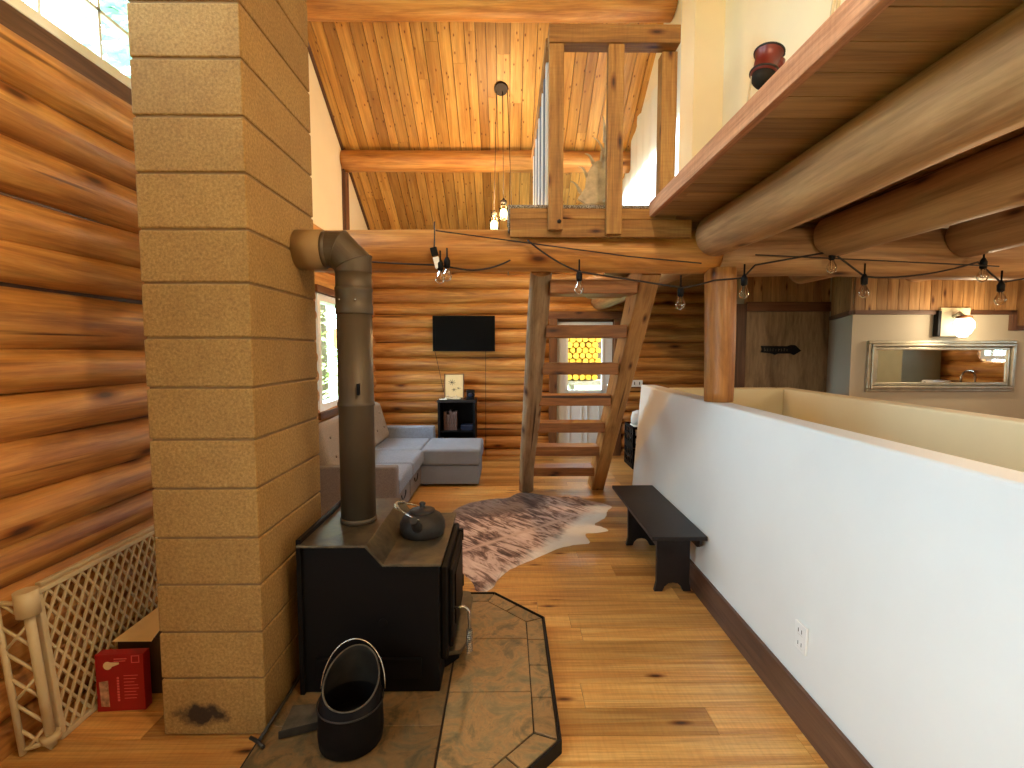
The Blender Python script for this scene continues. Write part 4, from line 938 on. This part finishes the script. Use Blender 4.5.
w = MB(); w.lathe([(.03, 0), (.03, .004), (.012, .001)], (0, -.053, .06), 'navy', 20, mat=Matrix.Rotation(PI / 2, 4, 'X')); w.build('speaker_cone', sp_)
w = MB(); w.box(-.90, -.80, 6.475, 6.50, .8365, .85, 'white'); top(w, 'remote_control', (-.85, 6.49, .836), 'short pale remote on the left front of the cabinet top', 'remote', bevel=.003)
tv = empty('television', (-.6, 6.8, 1.72), 'black flat screen television mounted on the log wall', 'television')
w = MB(); w.box(-1.02, -.165, 6.755, 6.79, 1.478, 1.965, 'black'); put(w, 'housing', tv, bevel=.004)
w = MB(); w.box(-1.01, -.175, 6.750, 6.7545, 1.492, 1.956, 'screen'); put(w, 'screen', tv)
w = MB(); w.box(-.75, -.45, 6.79, 6.87, 1.6, 1.85, 'black'); put(w, 'wall_bracket', tv)
w = MB(); w.tube(sag((-1.0, 6.79, 1.50), (-.93, 6.82, 1.15), .0) + sag((-.93, 6.82, 1.15), (-.88, 6.8, .92), .01)[1:], .004, 'cord', 6); top(w, 'cable', (-.95, 6.8, .84), 'black cable hanging from the left end of the television', 'cable', 'television cables')
w = MB(); w.tube(sag((-.295, 6.79, 1.50), (-.30, 6.835, .004), .0), .004, 'cord', 6); top(w, 'cable', (-.3, 6.82, .55), 'black cable hanging from the right end of the television', 'cable', 'television cables')

# outlets
w = MB(); w.box(1.74, 1.90, 6.83, 6.86, .98, 1.075, 'white'); o_ = top(w, 'outlet_plate', (1.82, 6.85, 1.03), 'white double outlet plate on the rear log wall above the crates', 'outlet', 'outlets', bevel=.003)
for dx in (-.04, .03): w = MB(); w.box(dx, dx + .012, -.0215, -.0195, -.02, .02, 'castiron'); w.build('socket', o_)
w = MB(); w.box(1.190, 1.201, 1.867, 1.941, .276, .390, 'white'); o_ = top(w, 'outlet_plate', (1.201, 1.904, .333), 'white outlet plate low on the white half wall', 'outlet', 'outlets', bevel=.002)
for dz in (-.027, .027):
    w = MB()
    for dy in (-.012, .010): w.box(-.012, -.0105, dy, dy + .003, dz - .008, dz + .008, 'castiron')
    w.box(-.0115, -.0105, -.018, .018, dz - .017, dz - .0165, 'taupe')
    w.build('socket', o_)

# ------------------------------------------------------------------ crates behind the half wall
def crate(z, label, tilt=0):
    w = MB(); x0, x1, y0, y1, h = 1.575, 1.90, 6.05, 6.5, .27
    w.box(x0, x1, y0, y1, z, z + .02, 'black')
    for a in (x0, x1 - .012):
        for zz in (z + .02, z + .12, z + .23): w.box(a, a + .012, y0, y1, zz, zz + .035, 'black')
        for q in range(6): yy = y0 + q * (y1 - y0 - .03) / 5; w.box(a, a + .012, yy, yy + .03, z + .02, z + h - .005, 'black')
    for a in (y0, y1 - .012):
        for zz in (z + .02, z + .12, z + .23): w.box(x0, x1, a, a + .012, zz, zz + .035, 'black')
        for q in range(5): xx = x0 + q * (x1 - x0 - .03) / 4; w.box(xx, xx + .03, a, a + .012, z + .02, z + h - .005, 'black')
    return top(w, 'plastic_crate', (1.69, 6.28, z), label, 'crate', 'stacked black crates')
crate(0.001, 'lower black plastic crate on the floor behind the half wall end'); crate(.272, 'upper black plastic crate of the stack by the rear log wall')
w = MB(); w.lathe([(.09, 0), (.10, .04), (.10, .10), (.08, .15), (.03, .17), (1e-6, .172)], (1.70, 6.26, .543), 'lace', 20, shift=lambda q, th: (.015 * math.sin(th * 3), .015 * math.cos(th * 4), .012 * math.sin(th * 5 + q)))
w.lathe([(.09, -.25), (.11, -.1), (.11, 0)], (1.70, 6.26, .543), 'lace', 20)
top(w, 'white_cloth', (1.66, 6.26, .30), 'crumpled white cloth heaped in the upper black crate', 'cloth')

# ------------------------------------------------------------------ mirror and sconce, kitchen
mr = empty('wall_mirror', (3.65, 4.06, 1.36), 'wide silver framed mirror on the taupe kitchen wall', 'mirror')
mx0, mx1, mz0, mz1 = 3.0, 4.24, 1.15, 1.575
w = MB()
for q, (o_, d_) in enumerate(((0, .03), (.025, .045), (.055, .03))):
    a0_, a1_, b0_, b1_ = mx0 + o_, mx1 - o_, mz0 + o_, mz1 - o_; tk = .024
    w.box(a0_, a1_, 4.069 - d_, 4.068, b0_, b0_ + tk, 'silver'); w.box(a0_, a1_, 4.069 - d_, 4.068, b1_ - tk, b1_, 'silver')
    w.box(a0_, a0_ + tk, 4.069 - d_, 4.068, b0_ + tk, b1_ - tk, 'silver'); w.box(a1_ - tk, a1_, 4.069 - d_, 4.068, b0_ + tk, b1_ - tk, 'silver')
put(w, 'frame', mr, bevel=.006)
w = MB(); w.box(mx0 + .075, mx1 - .075, 4.050, 4.056, mz0 + .075, mz1 - .075, 'mirror'); put(w, 'mirror_glass', mr)
sn_ = empty('wall_sconce', (3.72, 4.03, 1.7), 'lit glass wall sconce on a cream board above the mirror', 'wall lamp')
w = MB(); w.box(3.575, 3.82, 4.03, 4.068, 1.61, 1.845, 'cream'); w.box(3.545, 3.574, 4.02, 4.068, 1.61, 1.82, 'black'); put(w, 'back_board', sn_, bevel=.004)
w = MB(); w.lathe([(.03, .075), (.05, .07), (.055, .055), (.05, .05)], (3.675, 3.93, 1.70), 'casing', 20); w.tube([(3.675, 4.03, 1.77), (3.675, 3.97, 1.80), (3.675, 3.93, 1.77)], .012, 'silver'); put(w, 'cap', sn_)
w = MB(); w.lathe([(1e-6, -.10), (.03, -.097), (.052, -.07), (.062, -.03), (.062, .02), (.048, .052)], (3.675, 3.93, 1.70), 'glow2', 24); put(w, 'glass_shade', sn_)
w = MB()
for a in range(4):
    th = a * PI / 2 + .3; w.tube([(3.675 + (r_ + .006) * math.cos(th), 3.93 + (r_ + .006) * math.sin(th), 1.70 + z_) for r_, z_ in ((.05, .055), (.068, .02), (.07, -.02), (.058, -.06), (.03, -.092), (.0, -.1))], .0035, 'silver', 6)
put(w, 'wire_cage', sn_)

w = MB(); w.box(5.40, 5.94, .15, 1.45, 0, 2.05, 'olive'); pc = top(w, 'pantry_cabinet', (5.67, .8, 0), 'tall olive-grey cabinet seen only in the mirror', 'cabinet', bevel=.006)
kc = empty('kitchen_counter', (5.65, 2.3, 0), 'kitchen base counter along the far right wall, glimpsed in the mirror', 'counter')
w = MB(); w.box(5.40, 5.92, 1.47, 3.6, 0, .87, 'panel', 2, .5); put(w, 'base_unit', kc, bevel=.005)
w = MB(); w.box(5.36, 5.93, 1.46, 3.62, .871, .91, 'counter'); put(w, 'worktop', kc, bevel=.005)
for y in (1.5, 2.03, 2.56, 3.09):
    w = MB(); w.box(5.385, 5.399, y, y + .5, .08, .84, 'panel', 2, .7); dd_ = put(w, 'door', kc, bevel=.004)
    w = MB(); w.sphere((5.375, y + .08, .7), .014, 'castiron', 8); put(w, 'knob', dd_)
w = MB(); w.tube([(5.80, 2.1, .911), (5.80, 2.1, 1.15)] + [(5.80 - .09 + .09 * math.cos(t), 2.1 - .0 * t, 1.15 + .09 * math.sin(t)) for t in [PI * q / 12 for q in range(1, 13)]] + [(5.62, 2.1, 1.08)], .012, 'chrome', 10); w.lathe([(.03, 0), (.025, .03)], (5.80, 2.1, .911), 'chrome'); top(w, 'faucet', (5.8, 2.1, .911), 'tall arched chrome faucet reflected in the mirror', 'faucet')
w = MB(); w.box(5.55, 5.80, 1.60, 1.78, .915, 1.10, 'white'); ts = top(w, 'toaster', (5.68, 1.69, .911), 'white toaster on the counter, reflected in the mirror', 'toaster', bevel=.015)
w = MB()
for zz in (.06, .11, .155): w.lathe([(.014, 0), (.014, .01)], (-.135, -.02, zz - .0), 'black', 12, mat=Matrix.Rotation(-PI / 2, 4, 'Y'))
w.build('dial', ts)

# ------------------------------------------------------------------ plastic gate
gt = empty('safety_gate', (-1.74, 2.2, 0), 'beige plastic lattice gate leaning against the left log wall', 'gate')
lean = math.atan2(.06, .61)
T = Matrix.Translation((-1.72, 0, 0)) @ Matrix.Rotation(-lean, 4, 'Y')
gy0, gy1, gh = 1.80, 2.95, .60
w = MB()
for (a, b) in ((0.002, .022), (gh - .02, gh)): w.box(-.012, .012, gy0, gy1, a, b, 'plastic', mat=T)
w.box(-.012, .012, gy0, gy0 + .022, .022, gh - .02, 'plastic', mat=T); w.box(-.012, .012, gy1 - .022, gy1, .022, gh - .02, 'plastic', mat=T)
w.box(-.045, -.02, gy0 + .05, gy1, gh - .012, gh + .01, 'plastic', mat=T); w.box(-.008, .008, 2.56, 2.585, .022, gh - .02, 'plastic', mat=T)
put(w, 'panel_frame', gt, bevel=.004)
w = MB(); stp = .05
def clip(y0_, z0_, dy):   # diagonal strips clipped to the panel
    a, b = (gy0 + .02, gy1 - .02); c_, e_ = .02, gh - .02
    zs = [(c_, y0_)]
    t0, t1 = 0, (e_ - c_); 
    lo, hi = 0, (e_ - c_)
    if dy > 0: lo = max(lo, (a - y0_) / dy); hi = min(hi, (b - y0_) / dy)
    else: lo = max(lo, (b - y0_) / dy); hi = min(hi, (a - y0_) / dy)
    return (y0_ + dy * lo, c_ + lo), (y0_ + dy * hi, c_ + hi), hi - lo
for dy, off in ((.62, 0), (-.62, .0)):
    y = gy0 - .6
    while y < gy1 + .6:
        p, q, ln = clip(y, 0, dy)
        if ln > .02:
            d_ = Vector((0, q[0] - p[0], q[1] - p[1])); L_ = d_.length; th = math.atan2(d_.z, d_.y)
            TT = T @ Matrix.Translation((0.002 if dy > 0 else -.002, p[0], p[1])) @ Matrix.Rotation(th, 4, 'X')
            w.box(-.004, .004, 0, L_, -.0045, .0045, 'plastic', mat=TT)
        y += stp
put(w, 'lattice', gt)
w = MB(); w.box(.008, .016, 2.50, 2.516, .33, .58, 'plastic', mat=T @ Matrix.Translation((0, 0, 0))); w.box(.008, .03, 2.44, 2.55, .27, .36, 'plastic', mat=T); w.box(.03, .034, 2.465, 2.525, .285, .345, 'ash', mat=T); put(w, 'latch', gt, bevel=.006)
w = MB()
c0, c1 = Vector((-1.715, 1.765, .0)), Vector((-1.765, 1.755, .6))
w.tube([c0 + Vector((0, 0, .013)), c1], .016, 'plastic', 12); w.tube([c1 - (c1 - c0) * .12, c1 + Vector((0, 0, .02))], .036, 'plastic', 20); w.tube([c0 + Vector((0, 0, .034)), c0 + (c1 - c0) * .1], .03, 'plastic', 20); put(w, 'corner_post', gt)
w = MB(); e0, e1 = Vector((-1.785, 1.725, .012)), Vector((-1.848, 1.725, .60))
w.tube([e0, e1], .011, 'plastic', 8)
w.tube([e0.lerp(e1, .98), c1 - Vector((0, 0, .03))], .009, 'plastic', 8); w.tube([e0.lerp(e1, .03), c0 + Vector((0, 0, .03))], .009, 'plastic', 8)
for q in range(6):
    a, b = q / 6, (q + 1) / 6
    w.tube([e0.lerp(e1, a), c0.lerp(c1, b)], .006, 'plastic', 6) if q % 2 == 0 else w.tube([c0.lerp(c1, a), e0.lerp(e1, b)], .006, 'plastic', 6)
    w.tube([e0.lerp(e1, b), c0.lerp(c1, a)], .006, 'plastic', 6) if q % 2 == 0 else None
put(w, 'end_truss', gt)

# red box, brown carton
T = Matrix.Translation((-1.605, 1.985, .0)) @ Matrix.Rotation(.06, 4, 'Z')
w = MB(); w.box(-.095, .095, -.03, .012, .001, .245, 'redcard', mat=T)
rb = top(w, 'red_carton', (-1.605, 1.985, 0), 'small red printed carton with a handle hole in front of the gate', 'carton', bevel=.002)
Tl = Matrix.Rotation(.06, 4, 'Z')
w = MB(); w.lathe([(.017, 0), (.017, .0012)], (0, 0, 0), 'card', 20, mat=Tl @ Matrix.Translation((-.045, -.0312, .20)) @ Matrix.Rotation(PI / 2, 4, 'X')); w.prism([(-.05, .188), (0, .205), (0, .212), (-.05, .214)], -.0322, -.031, 'card', 'XZ', mat=Tl); w.build('handle_hole', rb)
w = MB(); w.prism([(-.078, .025), (-.045, .022), (-.047, .135), (-.082, .13)], -.0318, -.0305, 'pic', 'XZ', mat=Tl); w.build('product_picture', rb)
w = MB()
for q in range(9): w.box(-.012, -.004, -.0318, -.0305, .045 + q * .012, .053 + q * .012, 'ink', mat=Tl)
for q in range(8): w.box(.015, .015 + R(.04, .06), -.0315, -.0305, .055 + q * .014, .0575 + q * .014, 'ink', mat=Tl)
w.box(-.02, .03, -.0315, -.0305, .225, .229, 'ink', mat=Tl); w.box(-.02, .025, -.0315, -.0305, .216, .219, 'ink', mat=Tl)
for a in ((.048, .08, .236, .239), (.048, .08, .208, .211), (.048, .051, .211, .236), (.077, .08, .211, .236)): w.box(a[0], a[1], -.0315, -.0305, a[2], a[3], 'ink', mat=Tl)
w.build('lettering', rb)
ct = empty('cardboard_box', (-1.52, 2.3, 0), 'dark brown open cardboard box with a raised cream flap beside the chimney', 'box')
w = MB()
w.box(-1.69, -1.36, 2.06, 2.066, .001, .25, 'darkcard'); w.box(-1.69, -1.36, 2.54, 2.546, .001, .25, 'darkcard'); w.box(-1.69, -1.684, 2.066, 2.54, .001, .25, 'darkcard'); w.box(-1.366, -1.36, 2.066, 2.54, .001, .25, 'darkcard'); w.box(-1.684, -1.366, 2.066, 2.54, .001, .007, 'darkcard'); put(w, 'carcass', ct)
w = MB(); T = Matrix.Translation((-1.68, 2.058, .25)) @ Matrix.Rotation(.0, 4, 'Z')
w.v = []; mi = w.mid('card')
for p in ((-1.69, 2.05, .252), (-1.46, 2.05, .252), (-1.365, 2.10, .42), (-1.385, 2.10, .44), (-1.69, 2.045, .252)): pass
q4 = [(-1.695, 2.035, .252), (-1.53, 2.035, .252), (-1.64, 2.42, .256), (-1.695, 2.45, .256)]
nv = Vector((.0, .006, -.004))
w.v += [q4[0], q4[1], q4[2], q4[3]] + [tuple(Vector(p) + nv) for p in q4]
for f_ in ((0, 1, 2, 3), (7, 6, 5, 4), (0, 4, 5, 1), (1, 5, 6, 2), (2, 6, 7, 3), (3, 7, 4, 0)): w.face(list(f_), [(0, 0)] * 4, .5, mi)
put(w, 'flap', ct)

# ------------------------------------------------------------------ camera-side lamp (out of view)
lp = empty('ceiling_lamp', (.55, .55, 3.35), 'round white ceiling lamp hanging behind the viewpoint', 'ceiling lamp')
w = MB(); w.tube([(.55, .55, 3.44), (.55, .55, zc(.55))], .006, 'cord'); put(w, 'stem', lp)
w = MB(); w.lathe([(.05, .09), (.09, .08), (.095, .065), (.085, .06)], (.55, .55, 3.35), 'black'); put(w, 'cap', lp)

for (x, y, z, lab) in ((1.85, 1.0, 1.92, 'added bare bulb fixture under the loft, out of view, lighting the stairwell'), (3.9, 1.2, 2.0, 'added bare bulb fixture under the loft, out of view, lighting the kitchen')):  # bulb fixtures added out of view to brighten stairwell and kitchen
    lp = empty('added_bulb_fixture', (x, y, 2.2), lab, 'ceiling light', 'added fill bulbs under the loft')
    w = MB(); w.tube([(x, y, z + .12), (x, y, 2.284)], .008, 'cord'); put(w, 'stem', lp)
    w = MB(); w.lathe([(.02, .12), (.03, .11), (.03, .09)], (x, y, z), 'black'); put(w, 'socket', lp)
# ------------------------------------------------------------------ outdoors
w = MB(); w.box(-40, 40, -25, 45, -.6, -.5, 'grass'); struct(w.build('ground'))
def conifer(x, y, h, label, seed, mat='foliage', cat='tree', n=650):
    rnd = random.Random(seed); t = empty('spruce_tree', (x, y, -.5), label, cat, 'trees outside the windows')
    w = MB(); w.tube([(0, 0, 0), (.05, 0, h * .5), (0, 0, h)], .14, 'bark', 8, rads=[.16, .1, .02]); w.build('trunk', t)
    w = MB(); mi = w.mid(mat)
    for q in range(n):
        z = h * (.08 + .92 * rnd.random() ** .9); rr = (1 - z / h) * h * .26 + .1; a = rnd.random() * 2 * PI; r_ = rr * rnd.random() ** .5
        c_ = Vector((math.cos(a) * r_, math.sin(a) * r_, z - r_ * .25)); d_ = Vector((math.cos(a), math.sin(a), -.35)).normalized()
        s_ = Vector((-math.sin(a), math.cos(a), rnd.uniform(-.4, .4))).normalized(); L_ = rnd.uniform(.2, .5); W_ = rnd.uniform(.04, .12); u_ = d_.cross(s_) * .02
        b0 = len(w.v); w.v += [tuple(c_), tuple(c_ + d_ * L_ * .5 + s_ * W_ + u_), tuple(c_ + d_ * L_), tuple(c_ + d_ * L_ * .5 - s_ * W_ + u_)]
        w.face([b0, b0 + 1, b0 + 2, b0 + 3], [(0, 0)] * 4, .5, mi)
    w.build('foliage', t)
conifer(-6.5, 4.6, 7.5, 'spruce tree seen through the high left window, nearest the chimney', 1)
conifer(-8.0, 7.8, 9.5, 'taller spruce tree outside, beyond the nearest one', 2)
conifer(-5.2, 7.2, 7.0, 'blue-green spruce outside, left of the low rear window view', 3)
conifer(-3.6, 13.0, 6.0, 'yellow-green young tree outside the low rear window', 5, 'leafy')
conifer(-5.8, 15.5, 8.0, 'leafy tree far off through the low rear window', 6, 'leafy', n=1400)
# stacked firewood behind the rear door
proto = None; fi = 0
rnd = random.Random(3)
for rw in range(10):
    for cl in range(9):
        x = .60 + cl * .105 + (rw % 2) * .052; z = 1.05 + rw * .088; r_ = rnd.uniform(.046, .054)
        if proto is None:
            w = MB(); w.lathe([(1, -.2), (1, .2)], (0, 0, 0), 'fwend', 9, mat=Matrix.Rotation(PI / 2, 4, 'X') @ Matrix.Diagonal((.05, .05, 1, 1)), smooth=False); o_ = w.build('firewood_log'); proto = o_
        else:
            o_ = proto.copy(); COL.objects.link(o_)
        o_.location = (x, 8.2 + rnd.uniform(-.02, .02), z); o_.rotation_euler = (0, rnd.uniform(0, 6), 0); s_ = r_ / .05; o_.scale = (s_, 1, s_ * rnd.uniform(.8, 1))
        tag(o_, 'round yellow end of a split log in the firewood stack behind the door glass', 'firewood', 'stacked firewood outside the rear door')
w = MB(); w.box(.4, 1.75, 8.0, 8.4, .92, .99, 'lumber', 0); 
for xx in (.45, 1.05, 1.65): w.box(xx, xx + .06, 8.05, 8.35, -.5, .92, 'lumber')
w.box(.4, 1.75, 8.42, 8.45, .92, 2.3, 'bark')  # dark back panel added to block the white sky between the logs
top(w, 'firewood_rack', (1.05, 8.2, -.5), 'plain timber rack holding the stacked firewood outside', 'rack')
ll = ['leftmost pale board leaning outside the rear door', 'second pale board leaning outside the rear door', 'third pale board leaning outside the rear door', 'rightmost pale board leaning outside the rear door']
for q in range(4):
    w = MB(); w.tube([(.98 + q * .10, 7.55 , -.5), (.80 + q * .12 + .02 * q * q, 7.90, .94 - .03 * q)], .02, 'lumber', 6); top(w, 'scrap_board', (1 + q * .1, 7.6, -.5), ll[q], 'board', 'boards leaning outside')

# ------------------------------------------------------------------ lights
def light(name, kind, loc, energy, color, **kw):
    l = bpy.data.lights.new(name, kind); l.energy = energy; l.color = color
    for k_, v in kw.items(): setattr(l, k_, v)
    o = bpy.data.objects.new(name, l); o.location = loc; COL.objects.link(o); return o
WARM = (1, .77, .50)
a = light('lamp_bulb', 'POINT', (.55, .55, 3.30), 78, WARM, shadow_soft_size=.07)
light('sconce_bulb', 'POINT', (3.69, 3.78, 1.70), 9, (1, .74, .45), shadow_soft_size=.05)
light('pendant_bulb', 'POINT', (-.08, 5.1, 2.85), 62, (1, .58, .25), shadow_soft_size=.06)
light('stairwell_fill_bulb', 'POINT', (1.85, 1.0, 1.92), 20, (1, .80, .54), shadow_soft_size=.08)  # added fill, brightens the far stairwell parapet
light('kitchen_fill_bulb', 'POINT', (3.9, 1.2, 2.0), 42, (1, .72, .42), shadow_soft_size=.1)  # added fill for the dim kitchen side
def portal(loc, rot, sx, sy):
    l = bpy.data.lights.new('window_portal', 'AREA'); l.shape = 'RECTANGLE'; l.size = sx; l.size_y = sy; l.cycles.is_portal = True
    o = bpy.data.objects.new('window_portal', l); o.location = loc; o.rotation_euler = rot; COL.objects.link(o)
portal((XL - .1, (uy0 + uy1) / 2, (uz0 + uz1) / 2), (0, -PI / 2, 0), uz1 - uz0, uy1 - uy0)
portal((XL - .12, (wy0 + wy1) / 2, (wz0 + wz1) / 2), (0, -PI / 2, 0), wz1 - wz0, wy1 - wy0)
portal((XL - .12, (vy0 + vy1) / 2, (vz0 + vz1) / 2), (0, -PI / 2, 0), vz1 - vz0, vy1 - vy0)
portal((1.6, (lwy0 + lwy1) / 2, (lwz0 + lwz1) / 2), (0, PI / 2, 0), lwz1 - lwz0, lwy1 - lwy0)
portal((XR + .1, (kwy0 + kwy1) / 2, (kwz0 + kwz1) / 2), (0, PI / 2, 0), kwz1 - kwz0, kwy1 - kwy0)
portal(((gx0 + gx1) / 2, YB + .09, (gz0 + gz1) / 2), (-PI / 2, 0, 0), gx1 - gx0, gz1 - gz0)

wd = bpy.data.worlds.new('sky'); sc.world = wd; wd.use_nodes = True; nt = wd.node_tree
bg = nt.nodes['Background']; bg.inputs[0].default_value = (.68, .86, 1, 1); bg.inputs[1].default_value = 17.0

cam = bpy.data.cameras.new('camera'); co = bpy.data.objects.new('camera', cam); COL.objects.link(co)
cam.lens = 490 / 1024 * 36; cam.sensor_width = 36; cam.clip_start = .02
co.location = (0, 0, 1.5); co.rotation_euler = (PI / 2 - math.radians(4), 0, -math.radians(.58))
sc.camera = co
sc.view_settings.view_transform = 'Standard'; sc.view_settings.look = 'None'; sc.view_settings.gamma = 1; sc.view_settings.use_curve_mapping = False
sc.view_settings.exposure = 0.48
sc.cycles.max_bounces = 8; sc.cycles.diffuse_bounces = 5; sc.cycles.transparent_max_bounces = 12
sc.cycles.sample_clamp_indirect = 6
